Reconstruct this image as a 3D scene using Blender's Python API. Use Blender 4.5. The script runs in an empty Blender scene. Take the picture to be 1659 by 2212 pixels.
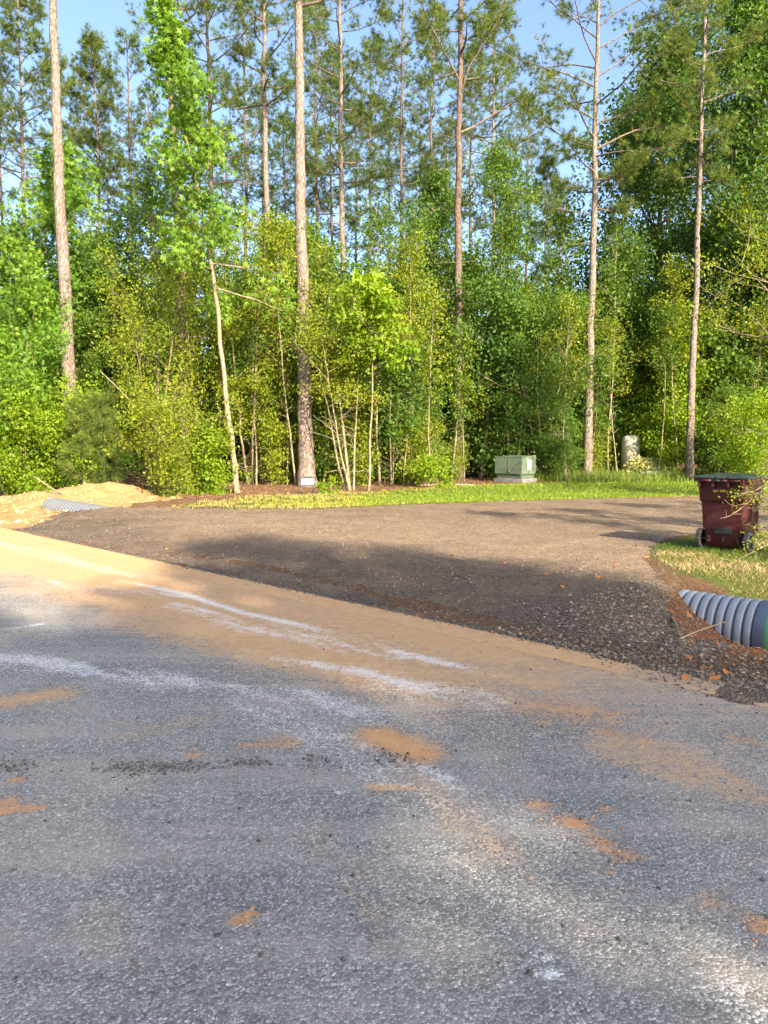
import bpy, bmesh, math, random
import numpy as np
from mathutils import Vector, Matrix

C = bpy.context.scene.collection
R = math.radians

# ------------------------------------------------------------------ camera
CAM_H = 1.55
PITCH = R(5.02)
FPX = 1661.0                      # focal length in photo pixels (photo taken as 1659 x 2212)
cam_d = bpy.data.cameras.new('camera')
cam = bpy.data.objects.new('camera', cam_d)
C.objects.link(cam)
cam.location = (0, 0, CAM_H)
cam.rotation_euler = (R(90) - PITCH, 0, 0)
cam_d.sensor_fit = 'VERTICAL'
cam_d.sensor_height = 24.0
cam_d.lens = 24.0 * FPX / 2212.0
cam_d.clip_end = 2000
bpy.context.scene.camera = cam

# ------------------------------------------------------------------ light
SUN_AZ, SUN_EL = R(148), R(30)    # azimuth clockwise from +Y: behind the camera, to the right
w = bpy.data.worlds.new('World')
bpy.context.scene.world = w
w.use_nodes = True
wn = w.node_tree
bg = wn.nodes['Background']
sk = wn.nodes.new('ShaderNodeTexSky')
sk.sky_type = 'NISHITA'
sk.sun_disc = False
sk.sun_elevation = SUN_EL
sk.sun_rotation = SUN_AZ
sk.air_density = 0.8
sk.dust_density = 2.6
sk.ozone_density = 2.0
wn.links.new(sk.outputs[0], bg.inputs[0])
bg.inputs[1].default_value = 0.14
sun_d = bpy.data.lights.new('sun', 'SUN')
sun_d.energy = 4.7
sun_d.angle = R(0.55)
sun_d.color = (1.0, 0.87, 0.68)
sun = bpy.data.objects.new('sun', sun_d)
C.objects.link(sun)
TOSUN = Vector((math.sin(SUN_AZ) * math.cos(SUN_EL), math.cos(SUN_AZ) * math.cos(SUN_EL), math.sin(SUN_EL)))
sun.rotation_euler = TOSUN.to_track_quat('Z', 'Y').to_euler()
sun.location = TOSUN * 60
vs = bpy.context.scene.view_settings
vs.view_transform = 'Standard'
vs.look = 'None'
vs.gamma = 1.0
vs.use_curve_mapping = False
vs.exposure = 1.7
cy = bpy.context.scene.cycles
cy.max_bounces = 6; cy.diffuse_bounces = 3; cy.glossy_bounces = 2; cy.transmission_bounces = 3; cy.transparent_max_bounces = 4
cy.caustics_reflective = False; cy.caustics_refractive = False

# ------------------------------------------------------------------ photo pixel -> place
def ray(px, py):
    xc, yc = (px - 829.5) / FPX, (1106.0 - py) / FPX
    cp, sp = math.cos(PITCH), math.sin(PITCH)
    return np.array([xc, cp + yc * sp, -sp + yc * cp])

def W(px, py, Y):                 # the point of that pixel's ray at world depth Y
    d = ray(px, py)
    return np.array([0, 0, CAM_H]) + d * (Y / d[1])

def G(px, py, z=0.0):             # where that pixel's ray meets the level z
    d = ray(px, py)
    return np.array([0, 0, CAM_H]) + d * ((z - CAM_H) / d[2])

# ------------------------------------------------------------------ road frame: t along the road, s across it
S0 = 5.03
Q2 = math.sqrt(0.5)
def ts(X, Y):
    return (X - Y) * Q2, (X + Y) * Q2 - S0
def xy(t, s):
    return (t + s + S0) * Q2, (s + S0 - t) * Q2

def smooth(a, b, x):
    u = np.clip((x - a) / (b - a), 0, 1)
    return u * u * (3 - 2 * u)

_nr = np.random.RandomState(5)
_NT = _nr.rand(256, 256)
def vnoise(x, y):
    x = np.asarray(x, float); y = np.asarray(y, float)
    xi = np.floor(x).astype(int); yi = np.floor(y).astype(int)
    fx = x - xi; fy = y - yi
    fx = fx * fx * (3 - 2 * fx); fy = fy * fy * (3 - 2 * fy)
    a = _NT[xi & 255, yi & 255]; b = _NT[(xi + 1) & 255, yi & 255]
    c = _NT[xi & 255, (yi + 1) & 255]; d = _NT[(xi + 1) & 255, (yi + 1) & 255]
    return (a * (1 - fx) + b * fx) * (1 - fy) + (c * (1 - fx) + d * fx) * fy
def fbm(x, y, o=4):
    v, a, n = 0, 0.5, 0
    for i in range(o):
        v = v + a * vnoise(np.asarray(x) * 2 ** i + 17 * i, np.asarray(y) * 2 ** i + 9 * i); n += a; a *= 0.5
    return v / n

MOUNDS = [(-8.75, 22.6, 0.30, 1.0), (-7.75, 22.9, 0.24, 0.65), (-10.4, 22.4, 0.18, 1.0), (-12.4, 21.6, 0.16, 1.2),
          (-9.7, 19.0, 0.10, 0.9), (-11.2, 18.2, 0.16, 1.1), (-7.5, 16.6, 0.06, 0.8)]
def height(X, Y):
    X = np.asarray(X, float); Y = np.asarray(Y, float)
    t, s = ts(X, Y)
    fill = smooth(-2.55, -3.75, t + 0.35 * (fbm(s * 1.3, t * 1.3) - 0.5))
    leftp = smooth(-16.8, -18.0, t)
    amp = 0.50 * (1 - fill) + 0.17 * leftp
    z = -amp * np.exp(-((s - 2.75) / 1.15) ** 2)
    z = z - 0.05 * np.exp(-((s - 0.3) / 0.35) ** 2) * smooth(-1.0, -3.0, t) * smooth(-14, -9, t)
    z = z + 0.05 * smooth(0.8, 2.6, s) * fill * smooth(-16.5, -14.5, t) * (1 - smooth(4, 7, s))
    off = smooth(0.0, 0.6, s)
    z = z + off * (0.03 * (fbm(X * 0.9, Y * 0.9) - 0.5) + 0.018 * (fbm(X * 4, Y * 4, 3) - 0.5))
    clay = smooth(-3.4, -2.4, t) * np.exp(-((s - 1.6) / 1.0) ** 2) * smooth(1.5, -0.5, t)
    z = z + off * clay * 0.14 * (fbm(X * 5 + 3, Y * 5, 3) - 0.4)
    sandm = smooth(-14.5, -16.5, t) * smooth(26, 23, Y)
    z = z + off * sandm * (0.12 * (fbm(X * 1.8, Y * 1.8, 4) - 0.45) + 0.24 * (fbm(X * 4.5, Y * 4.5, 3) - 0.5))
    for mx, my, mh, mr in MOUNDS:
        z = z + mh * np.exp(-(((X - mx) / mr) ** 2 + ((Y - my) / (mr * 0.9)) ** 2)) * (0.8 + 0.4 * fbm(X * 2.5, Y * 2.5))
    z = z + 0.16 * smooth(23.6, 26.5, Y + 0.6 * np.sin(X * 0.7)) * smooth(-9, -6, X)
    z = z + 0.35 * smooth(27, 60, Y)
    far = smooth(-0.02, -0.35, s)
    z = z * (1 - far) - 0.06 * far
    z = np.where(s < -7.2, -0.06 + 0.06 * smooth(-7.2, -8.0, s), z)
    return z
def hz(x, y):
    return float(height(np.array([x]), np.array([y]))[0])

# ------------------------------------------------------------------ mesh helpers
class Geo:
    def __init__(self):
        self.V, self.Q, self.T, self.A, self.n = [], [], [], [], 0
    def add(self, V, Q=None, T=None, A=None):
        V = np.asarray(V, np.float32)
        if Q is not None and len(Q): self.Q.append(np.asarray(Q, np.int32) + self.n)
        if T is not None and len(T): self.T.append(np.asarray(T, np.int32) + self.n)
        self.A.append(np.zeros(len(V), np.float32) if A is None else np.asarray(A, np.float32))
        self.V.append(V); self.n += len(V)
    def build(self, name, mat, parent=None, smooth_=False, origin=(0, 0, 0), attrs=None):
        V = np.concatenate(self.V) - np.asarray(origin, np.float32)
        Q = np.concatenate(self.Q) if self.Q else np.zeros((0, 4), np.int32)
        T = np.concatenate(self.T) if self.T else np.zeros((0, 3), np.int32)
        return np_mesh(name, V, Q, T, mat, parent, smooth_, origin, dict(rnd=np.concatenate(self.A), **(attrs or {})))

def np_mesh(name, V, Q, T, mat, parent=None, smooth_=False, origin=(0, 0, 0), attrs=None):
    me = bpy.data.meshes.new(name)
    V = np.asarray(V, np.float32)
    nq, nt = len(Q), len(T)
    me.vertices.add(len(V)); me.vertices.foreach_set('co', V.ravel())
    idx = np.concatenate([np.asarray(Q, np.int32).ravel(), np.asarray(T, np.int32).ravel()])
    me.loops.add(len(idx)); me.loops.foreach_set('vertex_index', idx)
    me.polygons.add(nq + nt)
    st = np.concatenate([np.arange(nq) * 4, nq * 4 + np.arange(nt) * 3]).astype(np.int32)
    me.polygons.foreach_set('loop_start', st)
    me.polygons.foreach_set('use_smooth', np.full(nq + nt, smooth_, bool))
    for k, v in (attrs or {}).items():
        at = me.attributes.new(k, 'FLOAT', 'POINT')
        at.data.foreach_set('value', np.asarray(v, np.float32))
    me.update(calc_edges=True)
    if mat: me.materials.append(mat)
    o = bpy.data.objects.new(name, me)
    C.objects.link(o)
    if parent is not None: o.parent = parent
    else: o.location = origin
    return o

def empty(name, loc, label=None, cat=None, group=None, rz=0.0):
    o = bpy.data.objects.new(name, None)
    o.empty_display_size = 0.2
    C.objects.link(o)
    o.location = [float(v) for v in loc]; o.rotation_euler = (0, 0, rz)
    tag(o, label, cat, group)
    return o
def tag(o, label=None, cat=None, group=None, kind=None):
    if label: o['label'] = label
    if cat: o['category'] = cat
    if group: o['group'] = group
    if kind: o['kind'] = kind
    return o

def copy_thing(root, loc, rz, sc=1.0, label=None, group=None):
    r = root.copy(); C.objects.link(r)
    r.location = [float(v) for v in loc]; r.rotation_euler = (0, 0, rz); r.scale = (sc, sc, sc)
    if label: r['label'] = label
    if group: r['group'] = group
    for ch in list(root.children):
        c = ch.copy(); C.objects.link(c); c.parent = r
        for g in list(ch.children):
            d = g.copy(); C.objects.link(d); d.parent = c
    return r

def unit(a):
    return a / np.maximum(np.linalg.norm(a, axis=-1, keepdims=True), 1e-9)

def tube(P, rad, sides=6, cap=False):
    P = np.asarray(P, float); rad = np.asarray(rad, float)
    n = len(P)
    T = unit(np.gradient(P, axis=0))
    ref = np.array([0.0, 0, 1]) if abs(T[:, 2]).mean() < 0.8 else np.array([1.0, 0, 0])
    U = unit(np.cross(T, ref)); Vv = np.cross(T, U)
    a = np.arange(sides) * 2 * math.pi / sides
    ring = (np.cos(a)[None, :, None] * U[:, None, :] + np.sin(a)[None, :, None] * Vv[:, None, :]) * rad[:, None, None] + P[:, None, :]
    V = ring.reshape(-1, 3)
    i = np.arange(n - 1)[:, None] * sides; j = np.arange(sides)[None, :]; k = (j + 1) % sides
    Q = np.stack([i + j, i + k, i + sides + k, i + sides + j], -1).reshape(-1, 4)
    tri = None
    if cap:
        m = len(V)
        V = np.concatenate([V, P[:1], P[-1:]])
        jj = np.arange(sides); kk = (jj + 1) % sides
        tri = np.concatenate([np.stack([np.full(sides, m), kk, jj], -1),
                              np.stack([np.full(sides, m + 1), (n - 1) * sides + jj, (n - 1) * sides + kk], -1)])
    return V, Q, tri

def box(cx, cy, cz, sx, sy, sz):
    x, y, z = sx / 2, sy / 2, sz / 2
    V = np.array([[-x, -y, -z], [x, -y, -z], [x, y, -z], [-x, y, -z], [-x, -y, z], [x, -y, z], [x, y, z], [-x, y, z]]) + [cx, cy, cz]
    Q = np.array([[3, 2, 1, 0], [4, 5, 6, 7], [0, 1, 5, 4], [1, 2, 6, 5], [2, 3, 7, 6], [3, 0, 4, 7]])
    return V, Q

def bevel_obj(o, wd=0.01, seg=2):
    m = o.modifiers.new('bevel', 'BEVEL'); m.width = wd; m.segments = seg; m.limit_method = 'ANGLE'
    return o

# ------------------------------------------------------------------ materials
class NT:
    def __init__(self, name):
        self.m = bpy.data.materials.new(name); self.m.use_nodes = True
        self.t = self.m.node_tree; self.b = self.t.nodes['Principled BSDF']
        self.out = self.t.nodes['Material Output']
    def n(self, typ, **kw):
        nd = self.t.nodes.new('ShaderNode' + typ)
        for k, v in kw.items(): setattr(nd, k, v)
        return nd
    def l(self, a, b): self.t.links.new(a, b)
    def val(self, sock, v):
        if hasattr(v, 'default_value') or hasattr(v, 'is_output'): self.l(v, sock)
        else: sock.default_value = v
    def coord(self, scale=(1, 1, 1), kind='Object'):
        tc = self.n('TexCoord'); mp = self.n('Mapping'); mp.inputs['Scale'].default_value = scale
        self.l(tc.outputs[kind], mp.inputs[0]); return mp.outputs[0]
    def noise(self, co, scale, detail=4, rough=0.55, dist=0.0):
        nd = self.n('TexNoise'); self.l(co, nd.inputs['Vector'])
        nd.inputs['Scale'].default_value = scale; nd.inputs['Detail'].default_value = detail
        nd.inputs['Roughness'].default_value = rough; nd.inputs['Distortion'].default_value = dist
        return nd.outputs['Fac']
    def voro(self, co, scale, feature='F1', rnd=1.0):
        nd = self.n('TexVoronoi'); nd.feature = feature; self.l(co, nd.inputs['Vector'])
        nd.inputs['Scale'].default_value = scale; nd.inputs['Randomness'].default_value = rnd
        return nd
    def ramp(self, fac, stops):
        nd = self.n('ValToRGB'); self.l(fac, nd.inputs[0]); e = nd.color_ramp.elements
        while len(e) < len(stops): e.new(0.5)
        for q, (p, c) in zip(e, stops):
            q.position = p; q.color = (*c, 1) if len(c) == 3 else c
        return nd.outputs[0]
    def mix(self, fac, a, b, mode='MIX'):
        nd = self.n('Mix', data_type='RGBA', blend_type=mode)
        self.val(nd.inputs[0], fac)
        for s, v in ((nd.inputs[6], a), (nd.inputs[7], b)):
            if isinstance(v, tuple): s.default_value = (*v, 1) if len(v) == 3 else v
            else: self.l(v, s)
        return nd.outputs[2]
    def math(self, op, a, b=0.0, c=None):
        nd = self.n('Math', operation=op)
        for s, v in zip(nd.inputs, (a, b, c)):
            if v is None: continue
            if isinstance(v, (int, float)): s.default_value = v
            else: self.l(v, s)
        return nd.outputs[0]
    def attr(self, name):
        nd = self.n('Attribute'); nd.attribute_name = name; return nd.outputs['Fac']
    def mr(self, v, a, b, c=0.0, d=1.0):
        nd = self.n('MapRange'); self.l(v, nd.inputs[0])
        for i, q in enumerate((a, b, c, d)): nd.inputs[i + 1].default_value = q
        return nd.outputs[0]
    def bump(self, h, strength=0.5, dist=0.01):
        nd = self.n('Bump'); self.l(h, nd.inputs['Height'])
        nd.inputs['Strength'].default_value = strength; nd.inputs['Distance'].default_value = dist
        self.l(nd.outputs[0], self.b.inputs['Normal']); return nd.outputs[0]
    def color(self, c):
        if isinstance(c, tuple): self.b.inputs['Base Color'].default_value = (*c, 1)
        else: self.l(c, self.b.inputs['Base Color'])
    def set(self, rough=0.8, spec=0.3, metal=0.0):
        self.b.inputs['Roughness'].default_value = rough
        self.b.inputs['Specular IOR Level'].default_value = spec
        self.b.inputs['Metallic'].default_value = metal
        return self.m

def leaf_mat(name, stops, transl=0.35, tcol=None, rough=0.5, spec=0.25):
    g = NT(name)
    col = g.ramp(g.attr('rnd'), stops)
    g.color(col); g.set(rough, spec)
    tr = g.n('BsdfTranslucent')
    hsv = g.n('HueSaturation'); g.l(col, hsv.inputs['Color'])
    hsv.inputs['Hue'].default_value = 0.485; hsv.inputs['Saturation'].default_value = 1.1; hsv.inputs['Value'].default_value = 1.5
    g.l(hsv.outputs[0], tr.inputs[0])
    mx = g.n('MixShader'); mx.inputs[0].default_value = transl
    g.l(g.b.outputs[0], mx.inputs[1]); g.l(tr.outputs[0], mx.inputs[2]); g.l(mx.outputs[0], g.out.inputs[0])
    return g.m

M = {}
M['sweetgum_leaf'] = leaf_mat('sweetgum_leaf', [(0, (.075, .165, .018)), (.5, (.14, .26, .025)), (1, (.23, .34, .035))], .42)
M['green_leaf'] = leaf_mat('green_leaf', [(0, (.048, .105, .016)), (.5, (.095, .175, .022)), (1, (.18, .26, .03))], .4)
M['dark_leaf'] = leaf_mat('dark_leaf', [(0, (.034, .085, .016)), (.5, (.07, .145, .02)), (1, (.15, .225, .028))], .36)
M['yaupon_leaf'] = leaf_mat('yaupon_leaf', [(0, (.08, .14, .01)), (.5, (.18, .23, .013)), (1, (.30, .30, .02))], .36)
M['bright_leaf'] = leaf_mat('bright_leaf', [(0, (.10, .20, .01)), (.5, (.18, .28, .012)), (1, (.28, .34, .02))], .42)
M['needle'] = leaf_mat('needle', [(0, (.06, .105, .022)), (.5, (.115, .17, .03)), (1, (.21, .225, .04))], .32)
M['needle_far'] = leaf_mat('needle_far', [(0, (.06, .105, .026)), (.5, (.105, .16, .034)), (1, (.18, .205, .044))], .32)
M['grass'] = leaf_mat('grass', [(0, (.09, .17, .012)), (.5, (.18, .26, .02)), (.8, (.30, .30, .04)), (1, (.40, .31, .11))], .3)
M['dry_grass'] = leaf_mat('dry_grass', [(0, (.10, .16, .02)), (.3, (.25, .22, .06)), (.7, (.40, .29, .13)), (1, (.50, .37, .19))], .2)
M['weed'] = leaf_mat('weed', [(0, (.07, .14, .015)), (.6, (.15, .22, .025)), (1, (.28, .26, .07))], .3)
M['straw'] = leaf_mat('straw', [(0, (.16, .08, .04)), (.5, (.30, .17, .085)), (1, (.44, .28, .16))], .1)

def bark(name, dark, light, sc=(17, 17, 4.6), bump=0.6, dist=0.02, patch=None):
    g = NT(name)
    co = g.coord(sc)
    nz = g.noise(co, 1.6, 5, .6)
    add = g.n('VectorMath', operation='ADD'); g.l(co, add.inputs[0])
    nc = g.n('TexNoise'); g.l(co, nc.inputs['Vector']); nc.inputs['Scale'].default_value = 1.2; nc.inputs['Detail'].default_value = 3
    scl = g.n('VectorMath', operation='SCALE'); g.l(nc.outputs['Color'], scl.inputs[0]); scl.inputs['Scale'].default_value = 0.9
    g.l(scl.outputs[0], add.inputs[1])
    ve = g.voro(add.outputs[0], 1.0, 'DISTANCE_TO_EDGE')
    vc = g.voro(add.outputs[0], 1.0)
    plate = g.mr(ve.outputs['Distance'], 0.0, 0.16)
    tone = g.math('ADD', g.math('MULTIPLY', vc.outputs['Color'], 0.5), g.math('MULTIPLY', nz, 0.5))
    lc = g.ramp(tone, [(0.2, tuple(.62 * v for v in light)), (.55, light), (.85, tuple(min(1, 1.3 * v) for v in light))])
    col = g.mix(plate, dark, lc)
    big = g.noise(g.coord((1.2, 1.2, .45)), 1.0, 3, .6)
    if patch: col = g.mix(g.math('MULTIPLY', g.mr(big, .5, .68), .7), col, patch)
    g.color(col)
    fine = g.noise(co, 7, 3, .6)
    g.bump(g.math('ADD', plate, g.math('MULTIPLY', fine, .35)), bump, dist)
    return g.set(.92, .1)
M['pine_bark'] = bark('pine_bark', (.095, .07, .056), (.28, .215, .172), patch=(.23, .205, .188))
M['pine_bark_red'] = bark('pine_bark_red', (.07, .048, .036), (.20, .14, .105), patch=(.16, .14, .125))
M['limb_bark'] = bark('limb_bark', (.08, .055, .04), (.20, .155, .12), (14, 14, 5), .4, .01)
M['pale_bark'] = bark('pale_bark', (.17, .13, .085), (.34, .27, .175), (8, 8, 3), .35, .008, patch=(.24, .21, .12))
M['grey_bark'] = bark('grey_bark', (.08, .058, .038), (.23, .17, .115), (14, 14, 4), .4, .01, patch=(.30, .25, .12))
M['dark_bark'] = bark('dark_bark', (.025, .02, .016), (.13, .095, .07), (11, 11, 3), .6, .02)

def ground_mat():
    g = NT('forest_soil'); co = g.coord()
    n1 = g.noise(co, 1.4, 5, .6); n2 = g.noise(co, 18, 5, .7); n3 = g.noise(co, 70, 3, .7)
    litter = g.ramp(n2, [(.25, (.09, .05, .028)), (.5, (.20, .115, .06)), (.75, (.30, .19, .11))])
    sand = g.ramp(g.math('ADD', g.math('MULTIPLY', n2, .5), g.math('MULTIPLY', n1, .5)), [(.3, (.32, .19, .075)), (.46, (.46, .30, .125)), (.68, (.56, .40, .19))])
    clay = g.ramp(n2, [(.28, (.20, .075, .03)), (.5, (.34, .13, .045)), (.75, (.42, .19, .08))])
    turf = g.ramp(n2, [(.3, (.07, .10, .02)), (.55, (.13, .15, .035)), (.8, (.26, .20, .09))])
    def soft(a, lo=.3, hi=.7): return g.mr(g.math('ADD', g.attr(a), g.math('MULTIPLY', g.math('SUBTRACT', n2, .5), .8)), lo, hi)
    col = g.mix(soft('turf'), litter, turf)
    col = g.mix(soft('sand'), col, sand)
    col = g.mix(soft('clay'), col, clay)
    g.color(col)
    g.bump(g.math('ADD', g.math('MULTIPLY', n2, 1.0), g.math('MULTIPLY', n3, .5)), 1.0, .09)
    return g.set(.95, .1)
M['ground'] = ground_mat()

def gravel_mat():
    g = NT('dark_gravel'); co = g.coord()
    v1 = g.voro(co, 42); v2 = g.voro(co, 95)
    n1 = g.noise(co, 1.1, 5, .65); n2 = g.noise(co, 9, 5, .7)
    st = g.ramp(v1.outputs['Color'], [(.1, (.06, .045, .034)), (.5, (.16, .12, .088)), (.8, (.28, .215, .155)), (.97, (.44, .37, .30))])
    st2 = g.ramp(v2.outputs['Color'], [(.1, (.065, .048, .036)), (.5, (.165, .124, .09)), (.9, (.31, .24, .18))])
    col = g.mix(.45, st, st2)
    dirt_or_light = g.ramp(n2, [(.3, (.36, .245, .155)), (.7, (.54, .39, .255))])
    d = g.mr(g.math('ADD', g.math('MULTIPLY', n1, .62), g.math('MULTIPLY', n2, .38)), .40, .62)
    d2 = g.math('ADD', g.math('MULTIPLY', d, .55), g.math('MULTIPLY', g.attr('dirt_or_light'), .6))  # channel holds real dirt plus painted sun and shade
    col = g.mix(g.math('MULTIPLY', d2, g.mr(v1.outputs['Distance'], 0.0, .02, .55, 1.0)), col, dirt_or_light)
    g.color(col)
    h = g.math('ADD', g.math('MULTIPLY', v1.outputs['Distance'], -22), g.math('ADD', g.math('MULTIPLY', v2.outputs['Distance'], -16), g.math('MULTIPLY', n2, 1.6)))
    g.bump(h, .8, .022)
    return g.set(.9, .2)
M['gravel'] = gravel_mat()
def stone_mat(name, stops):
    g = NT(name); g.color(g.ramp(g.attr('rnd'), stops)); return g.set(.85, .25)
M['stone'] = stone_mat('loose_stone', [(0, (.055, .043, .034)), (.5, (.14, .108, .08)), (.9, (.22, .168, .122)), (.99, (.30, .22, .145)), (1, (.36, .31, .26))])
M['dark_stone'] = stone_mat('dark_stone', [(0, (.045, .042, .04)), (.7, (.11, .10, .09)), (1, (.20, .175, .15))])

def asphalt_mat():
    g = NT('chip_seal_asphalt'); co = g.coord()
    nd = g.n('TexNoise'); g.l(co, nd.inputs['Vector']); nd.inputs['Scale'].default_value = 60; nd.inputs['Detail'].default_value = 2
    sc = g.n('VectorMath', operation='SCALE'); g.l(nd.outputs['Color'], sc.inputs[0]); sc.inputs['Scale'].default_value = .010
    ad = g.n('VectorMath', operation='ADD'); g.l(co, ad.inputs[0]); g.l(sc.outputs[0], ad.inputs[1])
    v1 = g.voro(ad.outputs[0], 100); ve = g.voro(ad.outputs[0], 100, 'DISTANCE_TO_EDGE')
    rot = g.n('Mapping'); g.l(co, rot.inputs[0]); rot.inputs['Rotation'].default_value = (0, 0, R(36)); rot.inputs['Scale'].default_value = (2.5, 34, 1)
    ns = g.noise(rot.outputs[0], 1.0, 5, .75); n4 = g.noise(co, 130, 2, .7)
    n1 = g.noise(co, .9, 4, .6); n2 = g.noise(co, 12, 6, .75); n3 = g.noise(co, 45, 4, .7)
    chip = g.ramp(v1.outputs['Color'], [(.05, (.085, .081, .070)), (.4, (.228, .216, .188)), (.7, (.36, .342, .30)), (.90, (.56, .54, .49)), (.985, (.86, .84, .78))])
    edge = g.mr(ve.outputs['Distance'], 0.0, .13)
    col = g.mix(edge, (.07, .066, .062), chip)
    nb = g.noise(rot.outputs[0], .11, 3, .6)
    col = g.mix(g.mr(nb, .45, .72, 0, .55), col, (.40, .34, .275))
    col = g.mix(g.mr(n1, .4, .7, 0, .45), col, (.34, .29, .235))
    col = g.mix(g.mr(n1, .62, .3, 0, .40), col, (.13, .127, .125))
    def stain(att, gain=1.0):
        a = g.attr(att)
        x = g.math('ADD', g.math('MULTIPLY', a, 1.15), g.math('MULTIPLY', g.math('SUBTRACT', g.math('ADD', g.math('MULTIPLY', n2, .35), g.math('ADD', g.math('MULTIPLY', ns, .3), g.math('ADD', g.math('MULTIPLY', n3, .2), g.math('MULTIPLY', n4, .15)))), .5), 2.6))
        x = g.math('ADD', x, g.math('MULTIPLY', g.math('SUBTRACT', v1.outputs['Color'], .5), .55))
        m = g.mr(x, .25, .8)
        return g.math('MULTIPLY', g.math('MULTIPLY', m, g.mr(a, .02, .2)), gain)
    tan = g.ramp(n2, [(.3, (.42, .238, .105)), (.7, (.52, .33, .168))])
    col = g.mix(stain('dust', .97), col, tan)  # dust channel holds real dust plus painted sun streaks
    wh = g.math('MULTIPLY', stain('chalk_or_sun', .8), g.mr(edge, 0, 1, .35, 1.0))
    col = g.mix(wh, col, (.74, .72, .68))
    clay = g.ramp(n2, [(.3, (.42, .19, .075)), (.7, (.54, .30, .13))])
    col = g.mix(stain('clay', .85), col, clay)
    g.color(col)
    cover = g.math('SUBTRACT', 1.0, g.math('MULTIPLY', g.math('MAXIMUM', g.attr('dust'), g.attr('clay')), .75))
    dome = g.math('SUBTRACT', 1.0, g.math('MULTIPLY', v1.outputs['Distance'], 60))
    g.bump(g.math('MULTIPLY', g.math('ADD', g.math('MULTIPLY', edge, .6), g.math('MULTIPLY', dome, .3)), cover), .22, .0012)
    g.set(.85, .25)
    return g.m
M['asphalt'] = asphalt_mat()

def concrete_mat(name, base, dusty):
    g = NT(name); co = g.coord(); n2 = g.noise(co, 9, 6, .7); n3 = g.noise(co, 120, 3, .7); n1 = g.noise(co, .8, 3, .6)
    con = g.ramp(n3, [(.3, tuple(.7 * v for v in base)), (.7, base)])
    if dusty:
        tan = g.ramp(n2, [(.3, (.42, .238, .105)), (.7, (.52, .33, .168))])
        col = g.mix(g.mr(g.math('ADD', g.attr('dust'), g.math('SUBTRACT', n2, .5)), .2, .8), con, tan)
    else: col = con
    g.color(col); g.bump(g.math('ADD', n2, g.math('MULTIPLY', n3, .4)), .4, .006)
    return g.set(.9, .2)
M['ribbon'] = concrete_mat('ribbon_concrete', (.26, .235, .20), True)
M['concrete'] = concrete_mat('pad_concrete', (.30, .28, .25), False)

def plastic(name, c, rough=.45, spec=.4, dirt_or_light=None, amt=.5, sc=4.0):
    g = NT(name); co = g.coord()
    n = g.noise(co, sc, 6, .7); n2 = g.noise(co, 60, 3, .6)
    col = g.mix(g.mr(n, .3, .7, 0, .35), c, tuple(.75 * v for v in c))
    if dirt_or_light: col = g.mix(g.math('MULTIPLY', g.mr(n, .48, .7), amt), col, dirt_or_light)
    g.color(col); g.bump(n2, .12, .003)
    return g.set(rough, spec)
M['bin_red'] = plastic('bin_red', (.062, .012, .013), .5, .35, (.10, .045, .035), .5)
M['bin_lid'] = plastic('bin_lid', (.022, .036, .028), .42, .5, (.05, .06, .045), .5)
M['black'] = plastic('black_plastic', (.016, .016, .017), .6, .4, (.05, .042, .035), .5, 9)
M['tyre'] = plastic('tyre_rubber', (.03, .03, .032), .75, .3, (.09, .075, .06), .6, 9)
M['yellow'] = plastic('stencil_yellow', (.72, .42, .06), .7, .2)
M['steel'] = plastic('axle_steel', (.55, .56, .57), .35, .5); M['steel'].node_tree.nodes['Principled BSDF'].inputs['Metallic'].default_value = .8
M['pipe'] = plastic('grey_pipe', (.20, .22, .255), .42, .45, (.20, .165, .13), .6, 5)
M['pipe_pale'] = plastic('pale_pipe', (.13, .14, .155), .5, .35, (.22, .17, .11), .4, 3)
M['band'] = plastic('green_band', (.17, .44, .17), .5, .4, (.3, .36, .25), .4, 5)
M['green_paint'] = plastic('green_paint', (.13, .175, .11), .5, .4, (.15, .17, .11), .6, 3)
M['green_paint_dk'] = plastic('green_paint_base', (.10, .14, .09), .6, .3, (.2, .18, .12), .5, 3)
M['label_white'] = plastic('label_white', (.80, .80, .78), .6, .3)
M['label_red'] = plastic('label_red', (.55, .06, .03), .6, .3)
M['label_black'] = plastic('label_black', (.03, .03, .03), .6, .3)
M['tank'] = plastic('tank_beige', (.50, .46, .34), .45, .4, (.30, .28, .2), .5, 2)
M['net'] = leaf_mat('camouflage_net', [(0, (.12, .14, .03)), (.5, (.36, .37, .10)), (1, (.55, .52, .22))], .25, rough=.8)
M['white_wood'] = plastic('white_board', (.72, .66, .52), .8, .2, (.5, .42, .3), .5, 6)
M['frame'] = plastic('sign_frame', (.05, .05, .055), .5, .4)
M['clod'] = None
g = NT('clay_clod'); n_ = g.noise(g.coord(), 14, 5, .7)
g.color(g.ramp(n_, [(.3, (.22, .085, .03)), (.5, (.36, .145, .05)), (.72, (.44, .22, .09))])); g.bump(n_, .6, .02); M['clod'] = g.set(.95, .1)
g = NT('brown_rock'); n_ = g.noise(g.coord(), 12, 5, .7)
g.color(g.ramp(n_, [(.3, (.10, .075, .05)), (.55, (.19, .14, .095)), (.75, (.28, .21, .14))])); g.bump(n_, .6, .02); M['rock'] = g.set(.92, .15)
M['twig'] = plastic('dry_twig', (.34, .25, .15), .9, .1)
M['root'] = plastic('red_root', (.30, .17, .10), .9, .1)

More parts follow.
